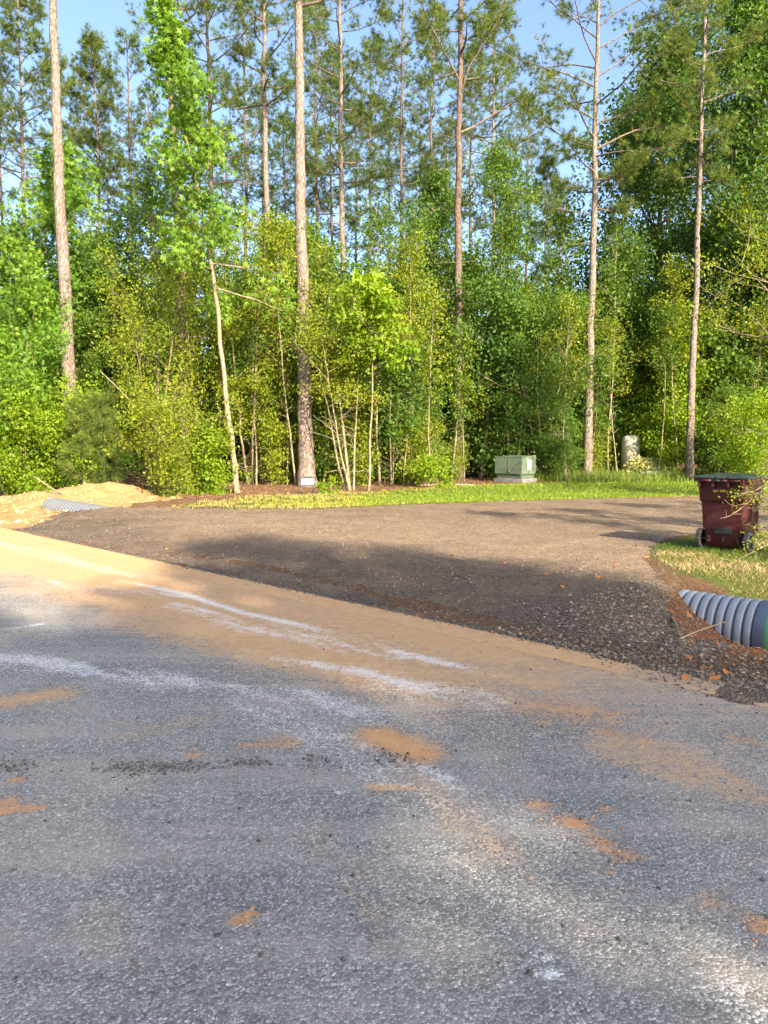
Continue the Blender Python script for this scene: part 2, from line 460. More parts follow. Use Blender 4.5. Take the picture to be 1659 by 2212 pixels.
# ------------------------------------------------------------------ setting: ground, road, kerb ribbon, drive
def axis(segs):
    out = []
    for a, b, st in segs:
        n = max(1, int(round((b - a) / st))); out += list(np.linspace(a, b, n, endpoint=False))
    return out
def geo_out(a, b, n):                                   # coarse steps growing away from a towards b
    u = np.linspace(0, 1, n + 1)[1:]
    return list(a + (b - a) * u ** 3)
gx = sorted(geo_out(-16, -500, 24)) + axis([(-16, -5, .10), (-5, 1.4, .14), (1.4, 5.6, .05), (5.6, 16, .16)]) + [16] + geo_out(16, 500, 24)
gy = sorted(geo_out(2.5, -400, 24)) + axis([(2.5, 10, .05), (10, 28, .13)]) + [28] + geo_out(28, 700, 30)
def grid_faces(nx, ny):
    i, j = np.meshgrid(np.arange(nx - 1), np.arange(ny - 1), indexing='ij')
    a = i * ny + j
    return np.stack([a, a + ny, a + ny + 1, a + 1], -1).reshape(-1, 4)

def poly_sd(X, Y, poly):                                # signed distance, > 0 inside
    P = np.asarray(poly, float); X = np.asarray(X); Y = np.asarray(Y)
    d = np.full(X.shape, 1e9); ins = np.zeros(X.shape, bool)
    for (x0, y0), (x1, y1) in zip(P, np.roll(P, -1, 0)):
        ex, ey = x1 - x0, y1 - y0
        u = np.clip(((X - x0) * ex + (Y - y0) * ey) / (ex * ex + ey * ey), 0, 1)
        d = np.minimum(d, np.hypot(X - x0 - u * ex, Y - y0 - u * ey))
        c = ((y0 <= Y) & (y1 > Y)) | ((y1 <= Y) & (y0 > Y))
        with np.errstate(divide='ignore', invalid='ignore'):
            xi = x0 + (Y - y0) * ex / (ey if ey != 0 else 1e-9)
        ins ^= c & (X < xi)
    return np.where(ins, d, -d)

DRIVE = [xy(-14.6, -0.01), (-7.35, 18.5), (-6.7, 19.3), (-4.1, 18.1), (-1.45, 18.65), (.85, 20.1), (3.4, 21.1), (6.3, 22.2), (9.1, 22.8),
         (12, 23.8), (30, 30), (30, 17), (9, 14.6), (6.2, 13.5), (5.0, 12.7), (4.3, 11.7), (3.5, 9.6), (3.2, 8.5), (3.1, 7.6), (2.9, 6.9),
         (2.75, 6.1), (2.62, 5.2), (2.55, 4.5), xy(-1.3, -0.1), xy(-1.7, -0.24), xy(-2.1, -0.2), xy(-2.5, -0.01)]
SAND = [xy(-14.2, -0.1), (-7.2, 17.4), (-6.4, 18.9), (-6.6, 20.3), (-5.6, 21.3), (-6.2, 23.4), (-7.5, 24.2), (-10, 24.2), (-13, 24.4), (-22, 27), (-60, 40), xy(-60, -.1)]
TURF = [(-5.2, 18.6), (-1.5, 18.3), (.9, 19.8), (3.4, 20.8), (6.3, 21.9), (9.1, 22.6), (14, 24), (30, 30), (30, 36), (12, 29.5), (7, 28.5), (4.8, 27.2),
        (2.5, 25.6), (0, 24.6), (-2.5, 23.8), (-4.0, 22.0)]
TURF2 = [(3.5, 9.0), (3.6, 10.6), (4.4, 12.0), (5.2, 12.9), (9, 14.4), (30, 17), (30, -3), (9, .6), (6.4, 3.9), (4.7, 6.9)]
X, Y = np.meshgrid(gx, gy, indexing='ij')
Z = height(X, Y)
t_, s_ = ts(X, Y)
nz_ = 0.35 * (fbm(X * 1.7, Y * 1.7) - .5)
at_sand = smooth(-.25, .25, poly_sd(X, Y, SAND) + nz_)
at_turf = np.maximum(smooth(-.3, .2, poly_sd(X, Y, TURF) + nz_), smooth(-.3, .2, poly_sd(X, Y, TURF2) + nz_))
at_turf = np.maximum(at_turf, smooth(-7.6, -8.4, s_))
at_clay = smooth(-4.4, -2.9, t_) * np.exp(-((s_ - 1.9) / 1.25) ** 4) * smooth(6, 3, t_)
ground = np_mesh('ground', np.stack([X, Y, Z], -1).reshape(-1, 3), grid_faces(len(gx), len(gy)), [], M['ground'], None, True,
                 attrs=dict(sand=at_sand.ravel(), turf=at_turf.ravel(), clay=at_clay.ravel()))
tag(ground, kind='structure')

# road: chip-seal lane, dusted with soil, chalky tyre smears, clay splashes and painted sun streaks
def road_z(x, y):
    t, s_ = ts(np.asarray(x), np.asarray(y))
    z = 0.02 * np.sin(np.clip((s_ + 7) / 7, 0, 1) * math.pi) - 0.0005 + 0.004 * (fbm(x * .8, y * .8) - .5)
    return np.where(s_ > -.3, .012, z * smooth(-.3, -.7, s_))
def stroke(X, Y, pts, hw, falloff=1.0):
    P = [G(*p)[:2] for p in pts]
    d = np.full(X.shape, 1e9)
    if len(P) == 1: d = np.hypot(X - P[0][0], Y - P[0][1])
    for (x0, y0), (x1, y1) in zip(P[:-1], P[1:]):
        ex, ey = x1 - x0, y1 - y0
        u = np.clip(((X - x0) * ex + (Y - y0) * ey) / max(1e-9, ex * ex + ey * ey), 0, 1)
        d = np.minimum(d, np.hypot(X - x0 - u * ex, Y - y0 - u * ey))
    return np.exp(-(d / hw) ** 2)
rt = sorted(geo_out(-16, -300, 20)) + axis([(-16, 2.2, .05)]) + [2.2] + geo_out(2.2, 300, 22)
rs = list(np.linspace(-7.0, -5.6, 8)) + axis([(-5.5, -.3, .05)]) + [-.302]
T_, S_ = np.meshgrid(rt, rs, indexing='ij')
X, Y = xy(T_, S_)
Z = 0.02 * np.sin(np.clip((S_ + 7) / 7, 0, 1) * math.pi) - 0.0005 + 0.004 * (fbm(X * .8, Y * .8) - .5)
Z = Z * smooth(-.3, -.7, S_)
dn = fbm(T_ * .5 + 4, S_ * 2.0 + 3)
wander = .7 * (fbm(T_ * .35, S_ * .2) - .5)
dust = smooth(-2.7, -1.0, S_ + wander) * (.3 + .65 * smooth(-.8, -4.2, T_)) * (.9 + 1.1 * (dn - .5))
dust = np.maximum(dust, .45 * smooth(.5, .72, fbm(T_ * .6 + 11, S_ * 1.3 + 40)) * smooth(-4.2, -2.0, S_))
dust = np.maximum(dust, .95 * smooth(-2.9, -1.4, S_ + wander) * smooth(-8, -11, T_))
for pts, hw, k in [([(930, 1440), (1180, 1480)], .28, .7), ([(1000, 1420), (1150, 1440)], .3, .6), ([(0, 1525), (120, 1505)], .16, .7),
                   ([(800, 1708), (880, 1712)], .035, .9), ([(700, 1480), (820, 1470)], .2, .45), ([(880, 1665), (980, 1770), (1080, 1850)], .12, .35),  # last stroke: a sun streak painted as pale tone
                   ([(1080, 1860), (1240, 1990), (1420, 2120), (1659, 2260)], .15, .16), ([(680, 1810), (760, 1900), (800, 2000)], .12, .22),  # both strokes: dappled sunlight painted into the road colour
                   ([(430, 1345), (520, 1390)], .25, .3), ([(260, 1600), (430, 1560)], .12, .3), ([(820, 1835)], .03, .6), ([(1010, 2005)], .025, .5),
                   ([(1340, 1410), (1520, 1540), (1659, 1600)], .25, .25), ([(810, 1600), (900, 1625)], .16, .75)]:  # first stroke: a soft light streak painted in
    dust = np.maximum(dust, min(1, .95 * k) * stroke(X, Y, pts, hw))  # real dust strokes and painted sun streaks share this channel
chalk_or_sun = np.zeros(X.shape)
for pts, hw, k in [([(262, 1256), (400, 1285), (520, 1325), (640, 1350), (800, 1395), (940, 1430), (1080, 1460)], .075, .65),
                   ([(380, 1308), (480, 1335), (600, 1368), (720, 1385), (860, 1420)], .14, .65),
                   ([(100, 1262), (260, 1278), (380, 1290)], .16, .6), ([(600, 1428), (760, 1450), (900, 1482), (1040, 1540)], .13, .55),
                   ([(860, 1480), (960, 1515), (1030, 1550)], .2, .6), ([(0, 1425), (200, 1450), (430, 1490), (640, 1510), (780, 1560)], .2, .45),
                   ([(520, 1345), (760, 1400)], .32, .35), ([(820, 1450), (1040, 1520)], .30, .38), ([(0, 1366), (90, 1352)], .05, .55), ([(1142, 2048), (1172, 2075), (1184, 2110), (1180, 2165)], .012, .75),
                   ([(900, 1650), (990, 1710)], .07, .45), ([(540, 1575), (720, 1600)], .09, .35), ([(690, 1690), (740, 1720)], .012, .7),
                   ([(255, 1752), (295, 1742)], .012, .7), ([(640, 1800), (700, 1900)], .16, .18), ([(1560, 2150), (1659, 2230)], .12, .3)]:  # last two strokes: patches of sunlight painted into the colour
    chalk_or_sun = np.maximum(chalk_or_sun, k * stroke(X, Y, pts, hw))
chalk_or_sun = chalk_or_sun * (.25 + .9 * smooth(.32, .66, fbm(T_ * 1.1 + 5, S_ * 7.0 + 2))) * (.7 + .6 * fbm(T_ * .6, S_ * 1.2))
chalk_or_sun = np.maximum(chalk_or_sun, .30 * smooth(.52, .75, fbm(T_ * .45 + 31, S_ * 2.4 + 8)) * smooth(-3.9, -2.2, S_) * smooth(1, -3, T_))
clay = np.zeros(X.shape)
rg = np.random.RandomState(11)
for pts, hw, k in [([(820, 1590), (900, 1640)], .10, .9), ([(930, 1640)], .05, .9), ([(1165, 1747)], .06, .75), ([(1225, 1782), (1255, 1788)], .05, .9),
                   ([(1280, 1808)], .035, .7), ([(1300, 1830)], .06, .75), ([(1340, 1858)], .055, .7), ([(518, 2002), (535, 1985)], .022, .95),
                   ([(482, 1995)], .02, .6), ([(20, 1762), (90, 1752)], .03, .9), ([(0, 1750)], .09, .8), ([(36, 1694)], .04, .85), ([(420, 1640)], .04, .9),
                   ([(400, 1622)], .025, .8), ([(1362, 1727)], .022, .9), ([(1312, 1757)], .018, .9), ([(1645, 2010)], .06, .9), ([(620, 1612), (540, 1618)], .08, .55),
                   ([(1318, 1585)], .05, .8), ([(1392, 1610)], .04, .8), ([(1600, 1600)], .08, .6), ([(1150, 1530), (1300, 1545)], .22, .45), ([(285, 1660)], .02, .9),
                   ([(605, 1710)], .02, .8), ([(522, 1668)], .025, .7), ([(20, 1905)], .014, .8), ([(250, 1793)], .014, .6), ([(1305, 1890)], .03, .6),
                   ([(1370, 1860)], .05, .5), ([(1540, 1960)], .08, .45)]:
    clay = np.maximum(clay, k * stroke(X, Y, pts, hw))
road = np_mesh('road', np.stack([X, Y, Z], -1).reshape(-1, 3), grid_faces(len(rt), len(rs)), [], M['asphalt'], None, True,
               attrs=dict(dust=dust.ravel(), chalk_or_sun=chalk_or_sun.ravel(), clay=clay.ravel()))  # dust also carries the painted sun streaks
tag(road, kind='structure')

# concrete ribbon kerb along the road edge
kt = sorted(geo_out(-20, -300, 14)) + axis([(-20, 4, .15)]) + [4] + geo_out(4, 300, 14)
prof = [(-.302, -.05), (-.300, .004), (-.285, .010), (-.02, .012), (-.002, .004), (0.0, -.12)]
V = []
for t in kt:
    wv = .012 * (vnoise(np.array([t * 1.7]), np.array([2.2]))[0] - .5)
    for s, z in prof:
        x, y = xy(t, s + (wv if s > -.2 else 0)); V.append((x, y, z))
kd = [(.95 if t < -2.6 else .55) for t in kt for _ in prof]
ribbon = np_mesh('kerb_ribbon', V, grid_faces(len(kt), len(prof)), [], M['ribbon'], None, False, attrs=dict(dust=kd))
tag(ribbon, kind='structure')

# gravel driveway
dx_ = axis([(-8.2, 1.0, .09), (1.0, 4.0, .05), (4.0, 12, .11), (12, 31, .5)])
dy_ = axis([(3.9, 9.5, .05), (9.5, 24, .09), (24, 31, .3)])
X, Y = np.meshgrid(dx_, dy_, indexing='ij')
tt, ss = ts(X, Y)
sd = poly_sd(X, Y, DRIVE) + .30 * (fbm(X * 2.2, Y * 2.2) - .42) * np.maximum(smooth(.15, .8, ss), smooth(-3.2, -2.6, tt)) + .03 * (ss < .2)
Z = height(X, Y) + .045 * smooth(-.05, .5, sd) - .02 + .02 * (fbm(X * 7, Y * 7, 3) - .5)
rut = np.exp(-((ss - .55 - .2 * np.sin(tt * .6)) / .22) ** 2) * .03 * smooth(-14, -9, tt)
Z = Z - rut
Z = np.where(ss < .12, (.002 + .04 * fbm(X * 5, Y * 5)) * smooth(-.06, .12, sd) + .004 * smooth(.0, .3, sd) - .01, Z)
keep = (sd > -.12)
F = grid_faces(len(dx_), len(dy_)); kv = keep.ravel()
F = F[kv[F].all(1)]
used = np.unique(F); remap = np.zeros(X.size, np.int64); remap[used] = np.arange(len(used))
dirt_or_light = 1.3 * np.exp(-((Y + .25 * X - 12.4) / 1.9) ** 2) * smooth(-6, -2, X) + (.45 + .5 * fbm(X * .7, Y * .7)) * smooth(1.2, 4, ss) - .25 * smooth(3.0, 1.0, ss)  # over real dirt: sunlit band painted paler, shaded road edge painted darker
dirt_or_light = dirt_or_light + .9 * np.exp(-((ss - .55 - .2 * np.sin(tt * .6)) / .25) ** 2) * smooth(-14, -9, tt) * .4
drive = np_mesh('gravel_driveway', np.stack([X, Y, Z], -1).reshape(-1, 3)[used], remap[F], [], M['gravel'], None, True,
                attrs=dict(dirt_or_light=np.clip(dirt_or_light, 0, 1).ravel()[used]))
tag(drive, kind='structure')
def drive_z(x, y):
    x = np.asarray(x, float); y = np.asarray(y, float)
    tt, ss = ts(x, y)
    sd = poly_sd(x, y, DRIVE) + .30 * (fbm(x * 2.2, y * 2.2) - .42) * np.maximum(smooth(.15, .8, ss), smooth(-3.2, -2.6, tt)) + .03 * (ss < .2)
    z = height(x, y) + .045 * smooth(-.05, .5, sd) - .02 + .02 * (fbm(x * 7, y * 7, 3) - .5) - np.exp(-((ss - .55 - .2 * np.sin(tt * .6)) / .22) ** 2) * .03 * smooth(-14, -9, tt)
    z = np.where(ss < .12, (.002 + .04 * fbm(x * 5, y * 5)) * smooth(-.06, .12, sd) + .004 * smooth(.0, .3, sd) - .01, z)
    return np.maximum(z, height(x, y)), sd

# ------------------------------------------------------------------ uncountable ground stuff
OCT = np.array([[1, 0, 0], [-1, 0, 0], [0, 1, 0], [0, -1, 0], [0, 0, 1], [0, 0, -1]], float)
OCTF = np.array([[0, 2, 4], [2, 1, 4], [1, 3, 4], [3, 0, 4], [2, 0, 5], [1, 2, 5], [3, 1, 5], [0, 3, 5]])
def stones(P, size, rng, flat=.6):
    n = len(P)
    V = OCT[None] * (0.7 + .6 * rng.rand(n, 6, 1)) * np.stack([np.ones(n), .6 + .5 * rng.rand(n), flat * (.6 + .7 * rng.rand(n))], -1)[:, None, :]
    a = rng.rand(n) * 6.28; c, s = np.cos(a), np.sin(a)
    Rm = np.zeros((n, 3, 3)); Rm[:, 0, 0] = c; Rm[:, 0, 1] = -s; Rm[:, 1, 0] = s; Rm[:, 1, 1] = c; Rm[:, 2, 2] = 1
    V = np.einsum('nij,nkj->nki', Rm, V) * np.asarray(size)[:, None, None] + P[:, None, :]
    F = OCTF[None] + (np.arange(n) * 6)[:, None, None]
    return V.reshape(-1, 3), F.reshape(-1, 3), np.repeat(rng.rand(n), 6)

rng = np.random.RandomState(3)
g = Geo()
n = 60000                                                # loose stones, thicker towards the near edge of the drive
v = rng.rand(n); yy = 4.6 + 13.5 * v ** 1.7
xx = (rng.rand(n) * 1.06 - .56) * yy * 1.05
zz, sd = drive_z(xx, yy)
tt, ss = ts(xx, yy)
zz = np.where(ss < 0, np.maximum(zz, .012), zz)
ok = (sd > -.08 - .22 * rng.rand(n) ** 3) & (ss > -.02 - (.08 + .4 * smooth(-3.2, -2.4, tt)) * rng.rand(n) ** 4) & (fbm(xx * 1.3, yy * 1.3) > .30 + .35 * rng.rand(n) - .12)
P = np.stack([xx, yy, zz + .002], -1)[ok]
g.add(*(lambda a: (a[0], None, a[1], a[2]))(stones(P, .004 + .011 * rng.rand(len(P)) ** 3 + .0002 * P[:, 1], rng)))
n = 5000                                                 # bigger bits down the slope by the pipe
tt = -3.9 + 2.3 * rng.rand(n); ss = -.1 + 2.9 * rng.rand(n)
xx, yy = xy(tt, ss); zz, sd = drive_z(xx, yy)
P = np.stack([xx, yy, zz + .004], -1)
g.add(*(lambda a: (a[0], None, a[1], a[2]))(stones(P, .008 + .016 * rng.rand(n) ** 2, rng)))
tag(g.build('loose_gravel', M['stone']), 'loose grey and brown gravel stones on the driveway', 'gravel', kind='stuff')

g = Geo()
n = 3000
u = rng.rand(n); u = u[fbm(u * 14 + 2, u * 0 + 7) + .25 * rng.rand(n) > .66]; n = len(u)
px = 880 * u + 25 * rng.randn(n); py = 1668 - 22 * u ** 2 + 9 * rng.randn(n) * (.5 + .8 * fbm(u * 9, u * 0 + 3)) + 10 * (fbm(u * 5, u * 0) - .5)
P = np.array([G(a, b) for a, b in zip(px, py)]); P[:, 2] = road_z(P[:, 0], P[:, 1]) + .003
g.add(*(lambda a: (a[0], None, a[1], a[2]))(stones(P, .0025 + .008 * rng.rand(n) ** 3.5, rng, .8)))
n = 900
px = 1659 * rng.rand(n); py = 1180 + 950 * rng.rand(n) ** 1.3
P = np.array([G(a, b) for a, b in zip(px, py)]); tt, ss = ts(P[:, 0], P[:, 1]); P = P[ss < -.02]; P[:, 2] = road_z(P[:, 0], P[:, 1]) + .003
g.add(*(lambda a: (a[0], None, a[1], a[2]))(stones(P, .003 + .009 * rng.rand(len(P)) ** 4, rng, .8)))
n = 1300                                                 # pebbles kicked out from the foot of the drive
tt = -13.5 + 12.4 * rng.rand(n); ss = -.01 - (.07 + .9 * smooth(-3.0, -1.8, tt)) * rng.rand(n) ** 2.5
x_, y_ = xy(tt, ss); P = np.stack([x_, y_, road_z(x_, y_) + .003], -1)
g.add(*(lambda a: (a[0], None, a[1], a[2]))(stones(P, .004 + .009 * rng.rand(n) ** 3, rng, .7)))
tag(g.build('road_grit', M['dark_stone']), 'dark grit and pebbles strewn across the asphalt', 'grit', kind='stuff')

M['sand_lump'] = stone_mat('sand_lump', [(0, (.36, .22, .09)), (.6, (.50, .34, .15)), (1, (.60, .45, .24))])
M['crumb'] = stone_mat('clay_crumb', [(0, (.32, .15, .06)), (.6, (.44, .23, .10)), (1, (.54, .34, .17))])
g = Geo()
for px, py, r_, n in [(870, 1612, .22, 420), (930, 1640, .12, 160), (1165, 1747, .10, 90), (1240, 1785, .12, 150), (1300, 1828, .12, 120), (1340, 1858, .11, 100), (525, 1998, .05, 90), (50, 1757, .14, 120),
                      (36, 1694, .08, 70), (420, 1640, .08, 70), (1362, 1727, .04, 30), (1312, 1757, .04, 30), (1640, 2010, .10, 120), (600, 1614, .2, 120), (1318, 1585, .10, 80), (1392, 1610, .08, 60),
                      (840, 1711, .08, 80), (60, 1515, .25, 120), (1200, 1520, .5, 260)]:
    n = n // 2; c_ = G(px, py); P = c_ + rng.randn(n, 3) * r_ * .6; P[:, 2] = road_z(P[:, 0], P[:, 1]) + .001
    g.add(*(lambda a: (a[0], None, a[1], a[2]))(stones(P, .0025 + .006 * rng.rand(n) ** 3, rng, .6)))
tag(g.build('clay_crumbs', M['crumb']), 'orange clay crumbs scattered over the asphalt', 'clay crumbs', kind='stuff')

g = Geo()
n = 5200
x_ = -15 + 9.2 * rng.rand(n); y_ = 14.5 + 9.5 * rng.rand(n)
ok = (poly_sd(x_, y_, SAND) > -.05) & (fbm(x_ * 1.2, y_ * 1.2) + .3 * rng.rand(n) > .6) & (ts(x_, y_)[1] > .05)
P = np.stack([x_, y_, height(x_, y_) + .005], -1)[ok]
g.add(*(lambda a: (a[0], None, a[1], a[2]))(stones(P, .012 + .07 * rng.rand(len(P)) ** 4, rng, .7)))
tag(g.build('sand_lumps', M['sand_lump']), 'crumbly sand lumps over the yellow mound', 'sand', kind='stuff')

def blades(P, h, wd, rng, lean=.5, A=None):
    n = len(P); a = rng.rand(n) * 6.283
    side = np.stack([np.cos(a), np.sin(a), np.zeros(n)], -1) * (wd / 2)[:, None]
    b = rng.rand(n) * 6.283; L = lean * h * rng.rand(n)
    tip = P + np.stack([np.cos(b) * L, np.sin(b) * L, h], -1)
    V = np.stack([P - side, P + side, tip], 1).reshape(-1, 3)
    T = np.arange(3 * n).reshape(-1, 3)
    return V, None, T, np.repeat(rng.rand(n) if A is None else A, 3)

rng = np.random.RandomState(8)
n = 90000
xx = -6 + 22 * rng.rand(n); yy = 18 + 11 * rng.rand(n)
sd = poly_sd(xx, yy, TURF) + .4 * (fbm(xx * 1.7, yy * 1.7) - .5)
dd = poly_sd(xx, yy, DRIVE)
ok = (sd > -.1 + .35 * rng.rand(n) ** 2) & (dd < .03)
xx, yy, sd = xx[ok], yy[ok], sd[ok]
P = np.stack([xx, yy, height(xx, yy) - .005], -1)
A = np.clip(.28 + .5 * fbm(xx * .8, yy * .8) + .25 * (rng.rand(len(xx)) - .5) + .5 * smooth(.8, 0, sd) * rng.rand(len(xx)) - .012 * (xx + 1) + .35 * smooth(1.5, -3, xx), 0, 1)
g = Geo(); g.add(*blades(P, .03 + .06 * rng.rand(len(P)), .016 + .012 * rng.rand(len(P)), rng, .9, A))
tag(g.build('mown_grass', M['grass']), 'mown sunlit grass strip between the gravel and the woods', 'grass', kind='stuff')

n = 60000                                                # clipped, half dead grass round the bin and the near pipe
xx = 3.2 + 6.5 * rng.rand(n); yy = 5 + 10 * rng.rand(n)
sd = poly_sd(xx, yy, TURF2) + .3 * (fbm(xx * 2, yy * 2) - .5); dd = poly_sd(xx, yy, DRIVE)
ok = (sd > .02) & (dd < .02 + .1 * rng.rand(n)) & (xx < yy * .56 + .6)
xx, yy = xx[ok], yy[ok]
P = np.stack([xx, yy, height(xx, yy) - .004], -1)
m = fbm(xx * 1.6 + 5, yy * 1.6); near_bin = np.exp(-(((xx - 5.0) / 1.0) ** 2 + ((yy - 11.4) / 1.1) ** 2))
A = np.clip(.55 + 1.6 * (m - .5) + .3 * (rng.rand(len(xx)) - .5) - .9 * near_bin, 0, 1)
g = Geo(); g.add(*blades(P, .02 + .05 * rng.rand(len(P)), .006 + .006 * rng.rand(len(P)), rng, 2.2, A))
tag(g.build('clipped_grass', M['dry_grass']), 'clipped half dead grass around the red bin and near pipe', 'grass', kind='stuff')

n = 9000                                                 # tall weeds between transformer and tank
xx = 4.2 + 9 * rng.rand(n); yy = 27.8 + 3.6 * rng.rand(n)
ok = (fbm(xx * .9, yy * .9) > .36) & ~((abs(xx - 4.9) < .75) & (yy < 29.4))
xx, yy = xx[ok], yy[ok]
P = np.stack([xx, yy, height(xx, yy) - .01], -1)
hh = (.12 + .40 * rng.rand(len(P)) ** 1.5) * (.5 + .8 * fbm(xx, yy)) * smooth(13.4, 10.5, xx) + .05
g = Geo(); g.add(*blades(P, hh, .018 + .016 * rng.rand(len(P)), rng, .7))
tag(g.build('tall_weeds', M['weed']), 'tall unmown weeds between the green cabinet and the tank', 'weeds', kind='stuff')

n = 26000                                                # pine straw and leaf litter under the trees
xx = -8 + 26 * rng.rand(n); yy = 22 + 9 * rng.rand(n) ** 1.6
sd = np.maximum(poly_sd(xx, yy, TURF), poly_sd(xx, yy, SAND))
ok = sd < .05
xx, yy = xx[ok], yy[ok]
P = np.stack([xx, yy, height(xx, yy) + .01], -1)
g = Geo(); g.add(*blades(P, .02 + .05 * rng.rand(len(P)), .012 + .01 * rng.rand(len(P)), rng, 6))
n = 2600                                                 # straw and scraps of root on the sand
xx = -14 + 8 * rng.rand(n); yy = 15 + 9 * rng.rand(n)
ok = (poly_sd(xx, yy, SAND) > .1) & (fbm(xx, yy) > .45)
xx, yy = xx[ok], yy[ok]
g.add(*blades(np.stack([xx, yy, height(xx, yy) + .004], -1), .01 + .03 * rng.rand(len(xx)), .012 + .012 * rng.rand(len(xx)), rng, 7))
tag(g.build('pine_straw', M['straw']), 'brown pine straw and leaf litter under the trees', 'litter', kind='stuff')

# ------------------------------------------------------------------ vegetation builders
def rnd_unit(rng, n):
    return unit(rng.randn(n, 3))

def leaf_quads(P, size, rng, up=.6, aspect=.6, droop=.25, A=None):
    n = len(P)
    a = rnd_unit(rng, n); a[:, 2] -= droop; a = unit(a)
    nn = unit(rnd_unit(rng, n) + np.array([.3, -.45, .85]) * up)
    b = unit(np.cross(nn, a)); n2 = np.cross(a, b)
    L = (size * (.45 + 1.0 * rng.rand(n)))[:, None]; Wd = L * aspect
    V = np.stack([P, P + a * L * .45 + b * Wd / 2 + n2 * L * .10, P + a * L, P + a * L * .45 - b * Wd / 2 + n2 * L * .10], 1).reshape(-1, 3)
    i = (np.arange(n) * 4)[:, None]
    T = np.concatenate([i + [0, 1, 2], i + [0, 2, 3]])
    return V, None, T, np.repeat(rng.rand(n) if A is None else A, 4)

def leaf_stars(P, size, rng, up=.5, droop=.5, A=None):
    n = len(P)
    a = rnd_unit(rng, n); a[:, 2] -= droop; a = unit(a)
    nn = unit(rnd_unit(rng, n) + np.array([.3, -.45, .85]) * up)
    b = unit(np.cross(nn, a)); n2 = np.cross(a, b)
    L = (size * (.6 + .7 * rng.rand(n)))[:, None]
    Vs = []
    for ang, k in ((-112, .62), (-56, .85), (0, 1.0), (56, .85), (112, .62)):
        d = a * math.cos(R(ang)) + b * math.sin(R(ang)); p = -a * math.sin(R(ang)) + b * math.cos(R(ang))
        o = P + a * L * .3
        Vs += [o - p * L * .15 - d * L * .05, o + p * L * .15 - d * L * .05, o + d * L * .72 * k + n2 * L * -.10]
    V = np.stack(Vs, 1).reshape(-1, 3)
    T = np.arange(len(V)).reshape(-1, 3)
    return V, None, T, np.repeat(rng.rand(n) if A is None else A, 15)

def needles(P, D, rng, k=20, L=.2, wd=.011):
    n = len(P)
    Pn = np.repeat(P, k, 0); Dn = np.repeat(D, k, 0)
    Pn = Pn - Dn * (rng.rand(n * k, 1) * .12)
    d = unit(Dn * .75 + rnd_unit(rng, n * k) * .85)
    ln = (L * (.7 + .5 * rng.rand(n * k)))[:, None]
    s = unit(np.cross(d, rnd_unit(rng, n * k))) * wd * .5
    V = np.stack([Pn - s, Pn + s, Pn + d * ln + np.array([0, 0, -.02])], 1).reshape(-1, 3)
    T = np.arange(3 * n * k).reshape(-1, 3)
    tuft = np.clip(rng.rand(n) * .8 + .1, 0, 1)
    return V, None, T, np.repeat(np.clip(np.repeat(tuft, k) + .2 * (rng.rand(n * k) - .5), 0, 1), 3)

def grow(rng, p, d, L, n, up=0.0, wig=.12):
    P = [np.asarray(p, float)]; d = unit(np.asarray(d, float))
    for i in range(n):
        d = unit(d + wig * rng.randn(3) + np.array([0, 0, up]))
        P.append(P[-1] + d * (L / n))
    return np.array(P)
def at_frac(P, f):
    x = f * (len(P) - 1); i = min(int(x), len(P) - 2); u = x - i
    return P[i] * (1 - u) + P[i + 1] * u, unit(P[i + 1] - P[i])

def trunk_line(rng, H, lean, n, wig, sway=0.0):
    z = np.linspace(0, 1, n)
    wx = np.cumsum(rng.randn(n)) * wig; wy = np.cumsum(rng.randn(n)) * wig
    wx -= z * wx[-1]; wy -= z * wy[-1]
    bow = np.sin(z * math.pi)
    return np.stack([lean[0] * z + wx - wx[0] * (1 - z) + sway * bow, lean[1] * z + wy - wy[0] * (1 - z), -.15 + (H + .15) * z], -1)

def trunk_geo(g, P, r0, r1, sides, rng, flare=.35, rough=.05):
    n = len(P); u = np.linspace(0, 1, n)
    rad = r0 + (r1 - r0) * u ** .85
    zz = P[:, 2] - P[0, 2]
    rad = rad * (1 + flare * np.exp(-zz / (1.8 * r0 + .05)))
    V, Q, T = tube(P, rad, sides, True)
    body = V[:-2].reshape(n, sides, 3)
    off = 1 + rough * (rng.rand(n, sides, 1) - .5) * 2
    body = P[:, None, :] + (body - P[:, None, :]) * off
    V[:-2] = body.reshape(-1, 3)
    g.add(V, Q, T)

